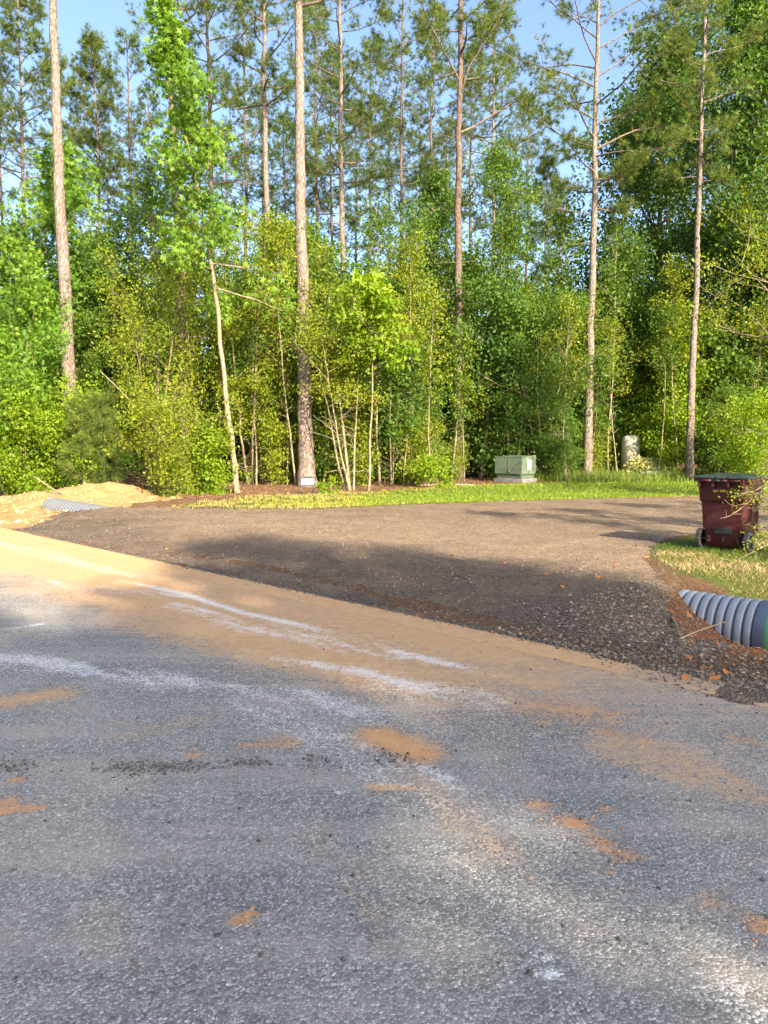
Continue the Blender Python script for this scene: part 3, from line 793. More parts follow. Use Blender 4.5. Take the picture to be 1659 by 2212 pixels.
DENS, LEAF = 1.45, 1.25
def broadleaf(name, label, base, H, z0, Rc, r0, seed, mat, tmat='grey_bark', nl=22, nleaf=9000, leaf=.085, spread=.28, lean=(0, 0), prof='oval',
              shape='quad', aspect=.6, subs=5, cat='tree', group=None, sway=0.0, trunk_top=.15, sides=8, up=.6, elev=(10, 60), bare=0, stems=1, clump=.35):
    rng = np.random.RandomState(seed)
    nleaf = int(nleaf * DENS); leaf = leaf * LEAF; spread = spread * .85
    root = empty(name, (base[0], base[1], hz(base[0], base[1]) - .02), label, cat, group)
    tg, lg, cg = Geo(), Geo(), Geo()
    anchors, tone = [], []
    for st in range(stems):
        ln = lean if stems == 1 else (lean[0] + .45 * Rc * math.cos(st * 2.4 + seed), lean[1] + .45 * Rc * math.sin(st * 2.4 + seed))
        Hs = H * (1 if st == 0 else .75 + .25 * rng.rand())
        nT = max(8, int(H * 2.2))
        P = trunk_line(rng, Hs, ln, nT, .018 + .01 * H / nT, sway)
        if stems > 1: P[:, :2] += np.array([math.cos(st * 2.4 + seed), math.sin(st * 2.4 + seed)]) * .05 * st
        trunk_geo(tg, P, r0 * (1 if st == 0 else .75), r0 * trunk_top, sides, rng, .3, .06)
        for i in range(nl // stems):
            f = (i + rng.rand()) / (nl // stems)
            zf = (z0 + f * (Hs - z0) * .97) / Hs
            p, d = at_frac(P, min(.99, zf))
            pr = {'oval': math.sin(math.pi * (.16 + .76 * f)) ** .7, 'cone': 1.05 - .88 * f, 'vase': .45 + .75 * f, 'round': math.sqrt(max(0.05, 1 - (1.7 * f - .8) ** 2)),
                  'column': .75 + .25 * math.sin(9 * f)}[prof]
            L = Rc * pr * (.35 + 1.0 * rng.rand() ** 1.3)
            az = i * 2.4 + rng.randn() * .5; el = R(elev[0] + (elev[1] - elev[0]) * f + rng.randn() * 10)
            dd = np.array([math.cos(az) * math.cos(el), math.sin(az) * math.cos(el), math.sin(el)])
            B = grow(rng, p, dd, L, 5, .04, .13)
            rb = max(.006, r0 * .34 * (1 - .7 * f) * min(1, L / Rc + .3))
            V, Q, _ = tube(B, np.linspace(rb, rb * .25, 6), 5); lg.add(V, Q)
            bt = rng.rand()
            for k in range(subs):
                q, qd = at_frac(B, .25 + .75 * (k + rng.rand()) / subs)
                sd_ = unit(qd * .7 + rng.randn(3) * .75 + np.array([0, 0, .15]))
                SL = L * (.22 + .3 * rng.rand())
                S = grow(rng, q, sd_, SL, 3, .02, .2)
                V, Q, _ = tube(S, np.linspace(rb * .38, rb * .12, 4), 3); lg.add(V, Q)
                stn = .5 * bt + .5 * rng.rand()
                for kk in range(3):
                    anchors.append(S[1 + kk]); tone.append(stn)
                for kk in range(2):
                    q2, d2 = at_frac(S, .3 + .7 * rng.rand())
                    e = q2 + unit(d2 * .6 + rng.randn(3) * .8) * SL * .5
                    V, Q, _ = tube(np.array([q2, e]), [rb * .18, rb * .07], 3); lg.add(V, Q)
                    anchors.append(e); tone.append(stn); anchors.append((q2 + e) / 2); tone.append(stn)
        for k in range(bare):
            p, d = at_frac(P, (z0 / Hs) * (.25 + .7 * rng.rand()))
            az = rng.rand() * 6.28
            B = grow(rng, p, (math.cos(az), math.sin(az), .25 + .5 * rng.rand()), Rc * (.3 + .4 * rng.rand()), 5, .0, .2)
            V, Q, _ = tube(B, np.linspace(r0 * .14 + .004, .004, 6), 4); lg.add(V, Q)
    anchors = np.array(anchors); tone = np.array(tone)
    if nleaf:
        ix = rng.randint(0, len(anchors), nleaf)
        PP = anchors[ix] + rng.randn(nleaf, 3) * spread * np.array([1, 1, .8])
        PP[:, 2] = np.maximum(PP[:, 2], .04)
        A = np.clip(tone[ix] * (1 - clump) + clump * rng.rand(nleaf), 0, 1)
        cg.add(*(leaf_stars(PP, leaf, rng, up, .5, A) if shape == 'star' else leaf_quads(PP, leaf, rng, up, aspect, .25, A)))
        cg.build('crown', M[mat], root)['kind'] = 'stuff'
    tg.build('trunk', M[tmat], root, True)
    if lg.n: lg.build('limbs', M[tmat], root, True)['kind'] = 'stuff'
    return root

def pine(label, base, H, zc, Rc, r0, seed, lean=(0, 0), nb=34, sec=7, k=24, dead=6, bark_='pine_bark', needle='needle', group=None, name='pine_tree',
         prof=None, sides=12, L=.23, wd=.015, rtop=.35, sway=0.0, special=(), up=.03, tufts=6):
    rng = np.random.RandomState(seed)
    root = empty(name, (base[0], base[1], hz(base[0], base[1]) - .03), label, 'pine tree', group)
    tg, lg, cg = Geo(), Geo(), Geo()
    nT = int(H * 3.5)
    P = trunk_line(rng, H, lean, nT, .012, sway)
    u = np.linspace(0, 1, nT)
    trunk_geo(tg, P, r0, r0 * rtop * .5, sides, rng, .45, .05)
    TP, TD = [], []
    def branch(p, dd, L_, rb, up_, foliage=True, nsec=sec, start=.3):
        B = grow(rng, p, dd, L_, 7, up_, .09)
        V, Q, _ = tube(B, np.linspace(rb, rb * .22, 8), 5); lg.add(V, Q)
        for q in range(nsec):
            fr = start + (1 - start) * (q + .5 + .4 * rng.randn() * .5) / nsec
            fr = min(.98, max(.1, fr))
            o, od = at_frac(B, fr)
            side = unit(np.cross(od, [0, 0, 1])) * (1 if q % 2 else -1)
            sl = L_ * .42 * (1.15 - .75 * fr) * (.6 + .7 * rng.rand())
            S = grow(rng, o, od * .65 + side * .8 + np.array([0, 0, .15 + .2 * rng.randn()]), sl, 4, .07, .14)
            V, Q, _ = tube(S, np.linspace(rb * .3, rb * .1, 5), 3); lg.add(V, Q)
            if foliage:
                for j in range(tufts):
                    f2 = .3 + .7 * (j + rng.rand()) / tufts
                    a, ad = at_frac(S, min(.999, f2))
                    e = a + unit(ad + rng.randn(3) * .7 + np.array([0, 0, .3])) * (.08 + .38 * rng.rand())
                    TP.append(e); TD.append(unit(e - a + .3 * ad * .1))
                TP.append(S[-1]); TD.append(unit(S[-1] - S[-2]))
        if foliage: TP.append(B[-1]); TD.append(unit(B[-1] - B[-2]))
    for i in range(nb):
        f = (i + rng.rand()) / nb
        p, d = at_frac(P, min(.995, (zc + f * (H - zc)) / H))
        az = i * 2.4 + rng.randn() * .4
        el = R(2 + 46 * f + rng.randn() * 9)
        pr = (prof or (lambda f: (.55 + .9 * f if f < .45 else 1.0 - .75 * (f - .45) / .55)))(f)
        L_ = Rc * pr * (.6 + .55 * rng.rand())
        branch(p, (math.cos(az) * math.cos(el), math.sin(az) * math.cos(el), math.sin(el)), L_, max(.012, r0 * .24 * (1 - .6 * f)), up)
    for zb, az, el, L_, rb in special:
        p, d = at_frac(P, zb / H)
        branch(p, (math.cos(R(az)) * math.cos(R(el)), math.sin(R(az)) * math.cos(R(el)), math.sin(R(el))), L_, rb, .012, True, 11, .35)
    for i in range(dead):
        p, d = at_frac(P, (zc * (.55 + .45 * rng.rand())) / H)
        az = rng.rand() * 6.28
        branch(p, (math.cos(az), math.sin(az), rng.randn() * .25), Rc * (.25 + .35 * rng.rand()), .018, -.01, False, 3)
    V, _, T, A = needles(np.array(TP), np.array(TD), rng, k, L, wd)
    cg.add(V, None, T, A)
    tg.build('trunk', M[bark_], root, True)
    lg.build('limbs', M['limb_bark'], root, True)['kind'] = 'stuff'
    cg.build('crown', M[needle], root)['kind'] = 'stuff'
    return root

def base_at(px, Y):               # trunk foot seen at photo column px, at depth Y
    d = ray(px, 1050); return (d[0] / d[1] * Y, Y)
def zpix(py, Y):                  # height that the photo row py has at depth Y
    d = ray(829, py); return CAM_H + d[2] / d[1] * Y

# ------------------------------------------------------------------ the pines
b = base_at
pine('tall pine with straight pale trunk at the far left above the sand mound', b(161, 27.5), 25, 18.5, 3.2, .29, 1, lean=(-.15, 0), nb=22, dead=0, sides=16)
pine('thick pale-barked pine trunk rising behind the small white sign', b(664, 26.3), 24, 15.4, 3.2, .285, 2, lean=(-.25, 0), nb=22, dead=0, sides=16, prof=lambda f: .5 + .6 * f)
pine('darker pine trunk half hidden behind the slender pale sapling', b(402, 28), 24, 15.5, 3.0, .21, 3, lean=(-.2, .2), nb=26, dead=5, bark_='pine_bark_red')
pine('slender crooked pine just left of the thick pale pine', b(603, 33), 25, 15.0, 3.4, .20, 4, lean=(-.3, .2), nb=26, dead=9, sway=-.25)
pine('reddish pine with long bare side limbs behind the leafy sapling', b(474, 37), 26, 13.5, 4.2, .21, 5, lean=(-.2, 0), nb=32, dead=12, bark_='pine_bark_red')
pine('thin pine right of the thick pale pine, needles low on its trunk', b(744, 35), 26, 12.5, 3.4, .19, 6, lean=(-.15, 0), nb=34, dead=6)
pine('forked pine in the middle with a long limb reaching right', b(988, 30), 25, 15.0, 3.0, .205, 7, lean=(0, .2), nb=24, dead=6, bark_='pine_bark_red',
     special=[(13.2, 25, 30, 5.2, .05), (15.0, 205, 50, 3.0, .045), (14.6, -20, 62, 3.4, .05)])
pine('thin distant pine left of the forked pine', b(868, 40), 25, 13.5, 3.0, .16, 8, nb=36, dead=5, bark_='pine_bark_red', needle='needle_far')
pine('small distant pine whose whole top shows against the sky', b(1057, 45), 25.2, 17.2, 3.4, .17, 9, nb=36, dead=3, needle='needle_far', prof=lambda f: 1.1 - .85 * f, k=22)
pine('tall open-crowned pine standing clear against the blue sky', b(1268, 31), 23.5, 10.6, 3.6, .20, 10, lean=(.05, .1), nb=36, dead=4, sec=9, k=24, tufts=7,
     special=[(12.9, 8, 34, 4.6, .05), (13.0, 172, 12, 3.4, .045), (10.4, 165, 8, 2.6, .03), (10.7, 20, 28, 2.2, .03)], prof=lambda f: .55 + .7 * math.sin(math.pi * min(1, f * 1.1)) )
pine('slim leaning pine just left of the red bin', b(1489, 30), 22, 11.2, 2.6, .165, 11, lean=(.15, .2), nb=30, dead=4, needle='needle')
pine('distant bushy pine at the left edge of the sky gap', b(80, 38), 22.4, 13.5, 3.4, .18, 12, nb=40, dead=3, k=26, prof=lambda f: 1.15 - .9 * f)
pine('distant dense pine behind the far left trunk', b(232, 40), 21.0, 12.0, 3.6, .16, 13, nb=44, dead=3, k=26, prof=lambda f: 1.15 - .9 * f)
pine('pine at the far left margin with only its needles in view', b(-60, 34), 22, 10.0, 3.2, .18, 14, nb=34, dead=3)
pine('thin young pine trunk between the forked pine and the tall open one', b(1172, 39), 15, 9, 1.6, .11, 15, nb=20, dead=8, bark_='pine_bark_red', needle='needle_far')
proto = pine('distant pine in the ranks behind the front trees', b(540, 47), 27, 15, 3.6, .19, 16, nb=36, dead=6, bark_='pine_bark_red', needle='needle_far',
             group='distant pines behind the front trees', k=22)
proto2 = pine('distant pine in the ranks behind the front trees', b(690, 44), 25, 14, 3.2, .17, 17, nb=36, dead=6, bark_='pine_bark_red', needle='needle_far',
              group='distant pines behind the front trees', k=22)
rr = random.Random(4)
for i, (px, Y) in enumerate([(340, 50), (430, 45), (800, 48), (930, 45), (905, 55), (620, 52), (300, 43), (1130, 58), (1430, 48), (1600, 42), (150, 52), (1010, 50), (500, 55), (770, 56), (30, 48), (390, 58), (575, 60), (660, 58), (840, 60), (720, 50), (960, 60), (250, 57), (1090, 62), (1200, 64)]):
    x, y = b(px, Y)
    copy_thing((proto, proto2)[i % 2], (x, y, hz(x, y) - .03), rr.uniform(0, 6.28), rr.uniform(.82, 1.05))

# ------------------------------------------------------------------ broadleaved trees and shrubs along the edge of the woods
broadleaf('sweetgum_tree', 'slender pale-trunked young tree with bright star-shaped leaves', b(513, 24), 14.8, 6.4, 2.25, .10, 21, 'sweetgum_leaf', 'pale_bark',
          nl=36, nleaf=4200, leaf=.165, spread=.22, lean=(-2.1, .3), prof='cone', shape='star', subs=4, sway=.25, elev=(-8, 55), trunk_top=.12, clump=.5)
broadleaf('sweetgum_tree', 'bright green leafy tree behind the far left pine trunk', b(135, 30), 12.2, 3.5, 2.2, .10, 22, 'sweetgum_leaf', nl=30, nleaf=8000, leaf=.15, spread=.28, prof='oval', shape='star', lean=(.4, 0))
broadleaf('leafy_tree', 'lush low tree filling the left edge above the sand', b(10, 25.5), 7.6, .6, 2.7, .09, 23, 'sweetgum_leaf', nl=30, nleaf=9500, leaf=.14, spread=.30, shape='star', stems=2)
broadleaf('leafy_tree', 'rounded green tree between the left pine and the dark pine', b(255, 30), 9.5, 1.0, 2.6, .09, 24, 'green_leaf', nl=28, nleaf=11000, leaf=.10, spread=.3, stems=2)
broadleaf('yaupon_tree', 'broad olive-green bush left of the pale sapling', b(330, 25.5), 6.6, .7, 2.4, .06, 25, 'yaupon_leaf', 'grey_bark', nl=34, nleaf=10500, leaf=.07, spread=.26, stems=4, bare=10, elev=(15, 70), prof='vase')
broadleaf('yaupon_tree', 'tall yellow-green shrub just right of the pale sapling', b(540, 26.5), 8.3, 1.6, 1.7, .06, 26, 'yaupon_leaf', 'grey_bark', nl=32, nleaf=8500, leaf=.07, spread=.24, stems=3, bare=9, elev=(20, 72), prof='vase')
broadleaf('yaupon_tree', 'many-stemmed yellow-green shrub right of the small sign', b(757, 25.2), 6.4, 2.7, 1.8, .055, 27, 'yaupon_leaf', 'pale_bark', nl=30, nleaf=7500, leaf=.065, spread=.24, stems=4, bare=9, lean=(-.5, 0), elev=(10, 60))
broadleaf('hickory_sapling', 'sapling with big glossy yellow-green leaves on a crooked pale stem', b(795, 24.8), 6.6, 4.0, 1.35, .045, 28, 'bright_leaf', 'pale_bark', nl=16, nleaf=2000, leaf=.155, spread=.2, lean=(.1, 0), elev=(0, 30), up=1.4, aspect=.5)
broadleaf('leafy_tree', 'tall green tree left of the forked pine', b(925, 31.5), 12, 4.0, 2.1, .10, 29, 'green_leaf', 'grey_bark', nl=34, nleaf=11000, leaf=.09, spread=.27, bare=4, lean=(.4, .4))
broadleaf('leafy_tree', 'slim leafy tree with a thin bowed trunk right of the forked pine', b(1036, 30.8), 12.2, 4.6, 2.2, .085, 30, 'green_leaf', 'grey_bark', nl=34, nleaf=10000, leaf=.09, spread=.28, bare=3, lean=(.75, 0), sway=.2)
broadleaf('leafy_tree', 'low spreading green tree behind the green utility cabinet', b(1165, 30.5), 6.6, 1.6, 2.7, .06, 31, 'green_leaf', 'pale_bark', nl=36, nleaf=13500, leaf=.085, spread=.3, stems=3, bare=5)
broadleaf('oak_tree', 'big dark oak filling the background right of the open pine', b(1390, 41), 20, 4.0, 5.6, .26, 32, 'dark_leaf', 'dark_bark', nl=58, nleaf=34000, leaf=.165, spread=.5, prof='oval', subs=7, lean=(.5, 0))
broadleaf('oak_tree', 'tall leafy tree with twin dark trunks behind the red bin', b(1578, 33.5), 19.5, 6.5, 4.0, .20, 33, 'dark_leaf', 'dark_bark', nl=50, nleaf=26000, leaf=.14, spread=.42, subs=6, lean=(.2, 0))
broadleaf('leafy_tree', 'leaning grey trunk with sparse leaves close behind the red bin', b(1602, 31.5), 12, 5.5, 2.4, .15, 34, 'green_leaf', 'grey_bark', nl=26, nleaf=9000, leaf=.09, spread=.32, lean=(1.2, 0))
broadleaf('leafy_tree', 'bright green tree rising behind the pressure tank', b(1385, 34.5), 9.8, 1.2, 2.6, .08, 35, 'green_leaf', 'grey_bark', nl=34, nleaf=14000, leaf=.095, spread=.33, stems=2)
broadleaf('leafy_tree', 'pale green understory tree left of the leaning pine by the bin', b(1450, 32), 6.5, 1.6, 2.0, .05, 36, 'bright_leaf', 'grey_bark', nl=26, nleaf=6000, leaf=.10, spread=.3, bare=4)
broadleaf('leafy_tree', 'green tree against the right margin behind the red bin', b(1668, 32), 10.5, .8, 2.3, .08, 37, 'green_leaf', 'grey_bark', nl=34, nleaf=12000, leaf=.09, spread=.32, stems=2)
broadleaf('yaupon_tree', 'yellowish twiggy tree leaning in from the right margin', b(1800, 20), 10.5, 3.2, 3.0, .09, 38, 'yaupon_leaf', 'pale_bark', nl=40, nleaf=11000, leaf=.075, spread=.26, lean=(-.6, 0), subs=5, bare=8)

# low shrubs at the edge
broadleaf('fallen_shrub', 'sprawling twiggy shrub drooping beside the sand mound', b(372, 23), 2.7, .15, 1.6, .02, 41, 'yaupon_leaf', 'grey_bark', nl=50, nleaf=8000, leaf=.065, spread=.17, stems=5, elev=(-12, 55), prof='vase', bare=8, cat='shrub', lean=(.2, -.2))
broadleaf('leafy_shrub', 'small bright green bush at the foot of the pale sapling', b(455, 23.3), 1.7, .1, .85, .02, 42, 'bright_leaf', 'grey_bark', nl=26, nleaf=4200, leaf=.075, spread=.14, stems=3, cat='shrub')
broadleaf('leafy_shrub', 'low green shrub at the left margin behind the sand', b(55, 24.6), 2.4, .1, 1.7, .03, 43, 'bright_leaf', 'grey_bark', nl=34, nleaf=7000, leaf=.085, spread=.22, stems=3, cat='shrub')
broadleaf('leafy_shrub', 'green shrub behind the sand mound under the left pine', b(150, 25.2), 2.9, .2, 1.6, .03, 44, 'bright_leaf', 'grey_bark', nl=34, nleaf=7000, leaf=.08, spread=.2, stems=3, cat='shrub')
broadleaf('leafy_shrub', 'tiny green bush on the straw beside the small sign', b(707, 23.9), .42, .05, .36, .01, 45, 'bright_leaf', 'grey_bark', nl=14, nleaf=500, leaf=.06, spread=.06, stems=2, cat='shrub')
broadleaf('leafy_shrub', 'low leafy plants along the wood edge left of the utility cabinet', b(940, 25.4), .7, .05, .9, .012, 46, 'bright_leaf', 'grey_bark', nl=22, nleaf=1200, leaf=.08, spread=.12, stems=4, cat='shrub')
broadleaf('leafy_shrub', 'green shrub touching the right side of the utility cabinet', b(1185, 29.2), 1.5, .1, .8, .02, 47, 'green_leaf', 'grey_bark', nl=24, nleaf=3600, leaf=.075, spread=.16, stems=3, cat='shrub')
broadleaf('leafy_shrub', 'bright shrub between the tank and the leaning pine', b(1432, 31.5), 2.6, .2, .95, .02, 48, 'bright_leaf', 'grey_bark', nl=26, nleaf=3600, leaf=.09, spread=.2, stems=3, cat='shrub')
broadleaf('leafy_shrub', 'bright yellow-green shrub behind the lid of the red bin', b(1625, 27.5), 2.6, .2, 1.3, .02, 49, 'bright_leaf', 'grey_bark', nl=28, nleaf=4600, leaf=.085, spread=.22, stems=3, cat='shrub')

def pine_sapling(label, base, H, seed):
    return pine(label, base, H, .35, .75, .025, seed, nb=22, sec=4, k=26, dead=0, L=.24, wd=.013, name='pine_sapling', bark_='limb_bark', sides=6, prof=lambda f: 1.1 - .8 * f, up=.06, tufts=2)
pine_sapling('young pine with long soft needles behind the sand mound', b(180, 23.9), 2.6, 51)
pine_sapling('taller young pine right beside the sprawling shrub', b(228, 24.1), 2.9, 52)

# thin saplings that make the thicket: one of each kind, then copies
protos = [broadleaf('sapling', 'thin bare-stemmed sapling in the shady thicket under the pines', b(870, 26.2), 4.6, 2.0, .8, .028, 61, 'green_leaf', 'pale_bark', nl=12, nleaf=900, leaf=.085, spread=.2, sides=5, bare=6, group='thin saplings of the thicket', lean=(.3, 0)),
          broadleaf('sapling', 'thin bare-stemmed sapling in the shady thicket under the pines', b(620, 26.8), 5.4, 2.6, .9, .032, 62, 'yaupon_leaf', 'pale_bark', nl=12, nleaf=1200, leaf=.07, spread=.2, sides=5, bare=6, group='thin saplings of the thicket', lean=(-.4, .2), sway=.2),
          broadleaf('sapling', 'thin bare-stemmed sapling in the shady thicket under the pines', b(1110, 29.2), 3.8, 1.2, .9, .024, 63, 'green_leaf', 'grey_bark', nl=12, nleaf=1000, leaf=.08, spread=.2, sides=5, bare=8, group='thin saplings of the thicket', stems=2)]
rr = random.Random(12)
for i in range(64):
    px = rr.uniform(250, 1640) if i > 34 else rr.uniform(560, 1300)
    Y = rr.uniform(25.8, 31) + (2.5 if px > 1050 else 0)
    if 1300 < px < 1440 or 1060 < px < 1190: Y = max(Y, 34)
    x, y = b(px, Y)
    copy_thing(protos[i % 3], (x, y, hz(x, y) - .02), rr.uniform(0, 6.28), rr.uniform(.6, 1.25))
poles = [broadleaf('pole_tree', 'slender pole tree with leaves only near its top', b(585, 28.5), 9.5, 6.0, 1.3, .05, 67, 'green_leaf', 'pale_bark', nl=16, nleaf=1700, leaf=.09, spread=.24, sides=6, bare=7, group='slender pole trees among the pines', lean=(.3, 0), sway=.15),
         broadleaf('pole_tree', 'slender pole tree with leaves only near its top', b(890, 29), 8.2, 4.6, 1.2, .04, 68, 'yaupon_leaf', 'pale_bark', nl=16, nleaf=1700, leaf=.08, spread=.22, sides=6, bare=8, group='slender pole trees among the pines', lean=(-.5, .2), sway=-.2)]
for i, px in enumerate((330, 440, 555, 640, 700, 715, 820, 850, 905, 1075, 1110, 1150, 1205, 1240, 1310, 1335, 1420, 1465, 1530, 1555, 1640)):
    Y = rr.uniform(26.0, 29.0) + (4.5 if px > 1050 else 0)
    x, y = b(px, Y)
    copy_thing(poles[i % 2], (x, y, hz(x, y) - .02), rr.uniform(0, 6.28), rr.uniform(.7, 1.2))
low = [broadleaf('thicket_shrub', 'low leafy shrub in the shade of the thicket behind the grass', b(590, 26.6), 2.2, .2, .95, .02, 65, 'yaupon_leaf', 'grey_bark', nl=24, nleaf=2600, leaf=.07, spread=.2, stems=3, sides=5, bare=5, cat='shrub', group='low shrubs of the thicket'),
       broadleaf('thicket_shrub', 'low leafy shrub in the shade of the thicket behind the grass', b(835, 27.2), 1.8, .2, .9, .018, 66, 'green_leaf', 'grey_bark', nl=24, nleaf=2200, leaf=.08, spread=.2, stems=3, sides=5, bare=5, cat='shrub', group='low shrubs of the thicket')]
for i in range(34):
    px = rr.uniform(540, 1080) if i < 20 else rr.uniform(1180, 1660)
    Y = rr.uniform(26.3, 29.5) + (3.5 if px > 1050 else 0)
    if 1300 < px < 1440: Y = max(Y, 34)
    x, y = b(px, Y)
    copy_thing(low[i % 2], (x, y, hz(x, y) - .02), rr.uniform(0, 6.28), rr.uniform(.55, 1.3))
# understory ranks behind
up = [broadleaf('understory_tree', 'green understory tree deep in the woods behind the front trees', b(700, 34), 9.5, .8, 2.8, .09, 71, 'green_leaf', 'dark_bark', nl=30, nleaf=9000, leaf=.15, spread=.36, group='understory trees deep in the woods', stems=2),
      broadleaf('understory_tree', 'green understory tree deep in the woods behind the front trees', b(860, 36), 8.0, .5, 3.0, .08, 72, 'dark_leaf', 'dark_bark', nl=30, nleaf=9000, leaf=.15, spread=.36, group='understory trees deep in the woods', stems=2),
      broadleaf('understory_tree', 'green understory tree deep in the woods behind the front trees', b(1230, 37), 7.0, .5, 2.8, .07, 73, 'green_leaf', 'grey_bark', nl=30, nleaf=8000, leaf=.145, spread=.36, group='understory trees deep in the woods', stems=3)]
rr = random.Random(21)
for i in range(46):
    px = -120 + 1900 * (i + rr.random()) / 46
    Y = rr.choice((31.5, 35, 38, 42, 46)) + rr.uniform(-1, 1)
    x, y = b(px, Y)
    copy_thing(up[i % 3], (x, y, hz(x, y) - .02), rr.uniform(0, 6.28), rr.uniform(.7, 1.15))

# the wood beyond, one mass
rng = np.random.RandomState(31)
g = Geo()
n = 52000
cx = -60 + 120 * rng.rand(420); cy = 52 + 26 * rng.rand(420); cz = 6.5 * rng.rand(420) ** 1.2; cr = 1.0 + 1.6 * rng.rand(420)
ix = rng.randint(0, 420, n)
P = np.stack([cx[ix], cy[ix], cz[ix]], -1) + rng.randn(n, 3) * cr[ix][:, None] * np.array([.7, .7, .6])
P[:, 2] = np.abs(P[:, 2]) + .45
g.add(*leaf_quads(P, .42, rng, .5, .7, .2, np.clip(.2 + .6 * rng.rand(420)[ix] + .3 * (rng.rand(n) - .5), 0, 1)))
tag(g.build('far_wood', M['dark_leaf']), 'far dark green wood closing off the background between the trunks', 'woods', kind='stuff')

# ------------------------------------------------------------------ trees behind the viewer and off to the right: they cast the shade in the picture
SQ = np.array([-math.cos(SUN_AZ), math.sin(SUN_AZ)])       # across the sun's direction, on the ground
SA = np.array([-math.sin(SUN_AZ), -math.cos(SUN_AZ)])      # along the shadows
def shade_tree(label, q0, D, blobs, seed, r0=.26, dens=1.0, mat='green_leaf', leaf=.24, group=None):
    rng = np.random.RandomState(seed)
    bx, by = SQ * q0 + SA * D
    top = max((a - d) * math.tan(SUN_EL) for q, a, d, r in blobs)
    root = empty('shade_tree', (bx, by, hz(bx, by) - .03), label, 'tree', group)
    tg, lg, cg = Geo(), Geo(), Geo()
    P = trunk_line(rng, top * .92, (0, 0), 20, .05)
    trunk_geo(tg, P, r0, r0 * .2, 9, rng, .4, .05)
    for q, a, d, r in blobs:
        c2 = SQ * q + SA * d
        c = np.array([c2[0] - bx, c2[1] - by, (a - d) * math.tan(SUN_EL)])
        zf = min(.95, max(.25, (c[2] - .5 * math.hypot(c[0], c[1]) - .5) / (top * .92)))
        p, _ = at_frac(P, zf)
        u = np.linspace(0, 1, 7)[:, None]
        B = p * (1 - u) + c * u + np.array([0, 0, .25]) * np.sin(u * math.pi) + rng.randn(7, 3) * .06
        V, Q, _ = tube(B, np.linspace(.08, .02, 7), 5); lg.add(V, Q)
        for k in range(8):
            e = c + rnd_unit(rng, 1)[0] * r * .8
            V, Q, _ = tube(np.array([B[-2], e]), [.02, .006], 3); lg.add(V, Q)
        n = int(460 * r * r * dens)
        sub = rnd_unit(rng, 12) * r * (.2 + .6 * rng.rand(12, 1))
        PP = c + sub[rng.randint(0, 12, n)] + rng.randn(n, 3) * r * .20
        cg.add(*leaf_quads(PP, leaf, rng, .4, .65))
    tg.build('trunk', M['dark_bark'], root, True); lg.build('limbs', M['dark_bark'], root, True)['kind'] = 'stuff'; cg.build('crown', M[mat], root)['kind'] = 'stuff'
S1 = [(-6, -1, -20, 1.9), (-6, 1.6, -20, 1.7), (-3.6, -2, -20, 1.9), (-3.6, 0.6, -20, 1.8), (-3.4, 2.6, -20, 1.6), (-1.2, -2, -20, 1.9), (-1.2, 1, -20, 1.8), (-.9, 3.2, -20, 1.5),
      (0.35, -1.5, -20, 1.4), (0.35, 1.5, -20, 1.35), (0.9, 4.6, -20, 1.3), (0.7, 6.2, -20, 1.2), (2.0, 6.4, -20, 1.2), (-.8, 5.6, -20, 1.3), (1.12, -2.2, -20, 1.0), (1.12, -.7, -20, 1.0), (1.12, .8, -20, 1.0), (1.05, 2.4, -20, .8), (2.7, -2.2, -20, 1.0), (2.7, -.7, -20, 1.0), (2.8, .8, -20, 1.0), (2.75, 2.4, -20, 1.0), (1.95, 3.9, -20, .8), (3.6, -1, -20, 1.4), (3.6, 2, -20, 1.35), (2.8, 5.2, -20, 1.5), (3.2, 8.2, -20, 1.2)]
shade_tree('broad shade tree across the road behind the viewer', .3, -20.5, S1, 81, .34, 1.0)
S2 = [(4.2, -2, -31, 1.8), (4.2, 1, -31, 1.8), (4.2, 4.2, -31, 1.7), (4.3, 7.6, -31, 1.5), (4.25, 10.6, -31, 1.2), (5.5, -1, -31, 1.8), (5.6, 2.2, -31, 1.6), (5.6, 5.2, -31, 1.5),
      (5.7, 8.2, -31, 1.1), (6.8, -2, -31, 1.5), (6.7, 1.4, -31, 1.4), (6.7, 4.2, -31, 1.2), (8.2, -3.5, -31, 1.5)]
shade_tree('taller shade tree farther down the road behind the viewer', 3.0, -31.5, S2, 82, .40, 1.0)
S3 = [(10.2, 4.6, -3, .8), (10.3, 6.6, -3, .7), (9.9, 5.6, -3, .6), (10.6, 5.0, -3, 1.0), (11.2, 8.2, -3, 1.0), (11.6, 11.0, -3, 1.0), (10.9, 13.2, -3, .8), (13, 6.5, -3, 1.1), (13.2, 9.6, -3, 1.2), (13.2, 12.6, -3, .9), (12.2, 3.0, -3, 1.1), (14.6, 4.5, -3, 1.1)]
shade_tree('leafy roadside tree right of the red bin outside the frame', 12.6, -3, S3, 83, .15, .75, leaf=.16)
S4 = [(15.2, 10, -1, 1.1), (15.6, 13, -1, 1.0), (17.4, 9, -1, 1.2), (17.6, 12, -1, 1.0), (16.6, 7, -1, 1.1), (19.5, 11, -1, 1.1)]
shade_tree('leafy tree beyond the roadside tree outside the frame', 17, -1, S4, 84, .15, .8, leaf=.16)

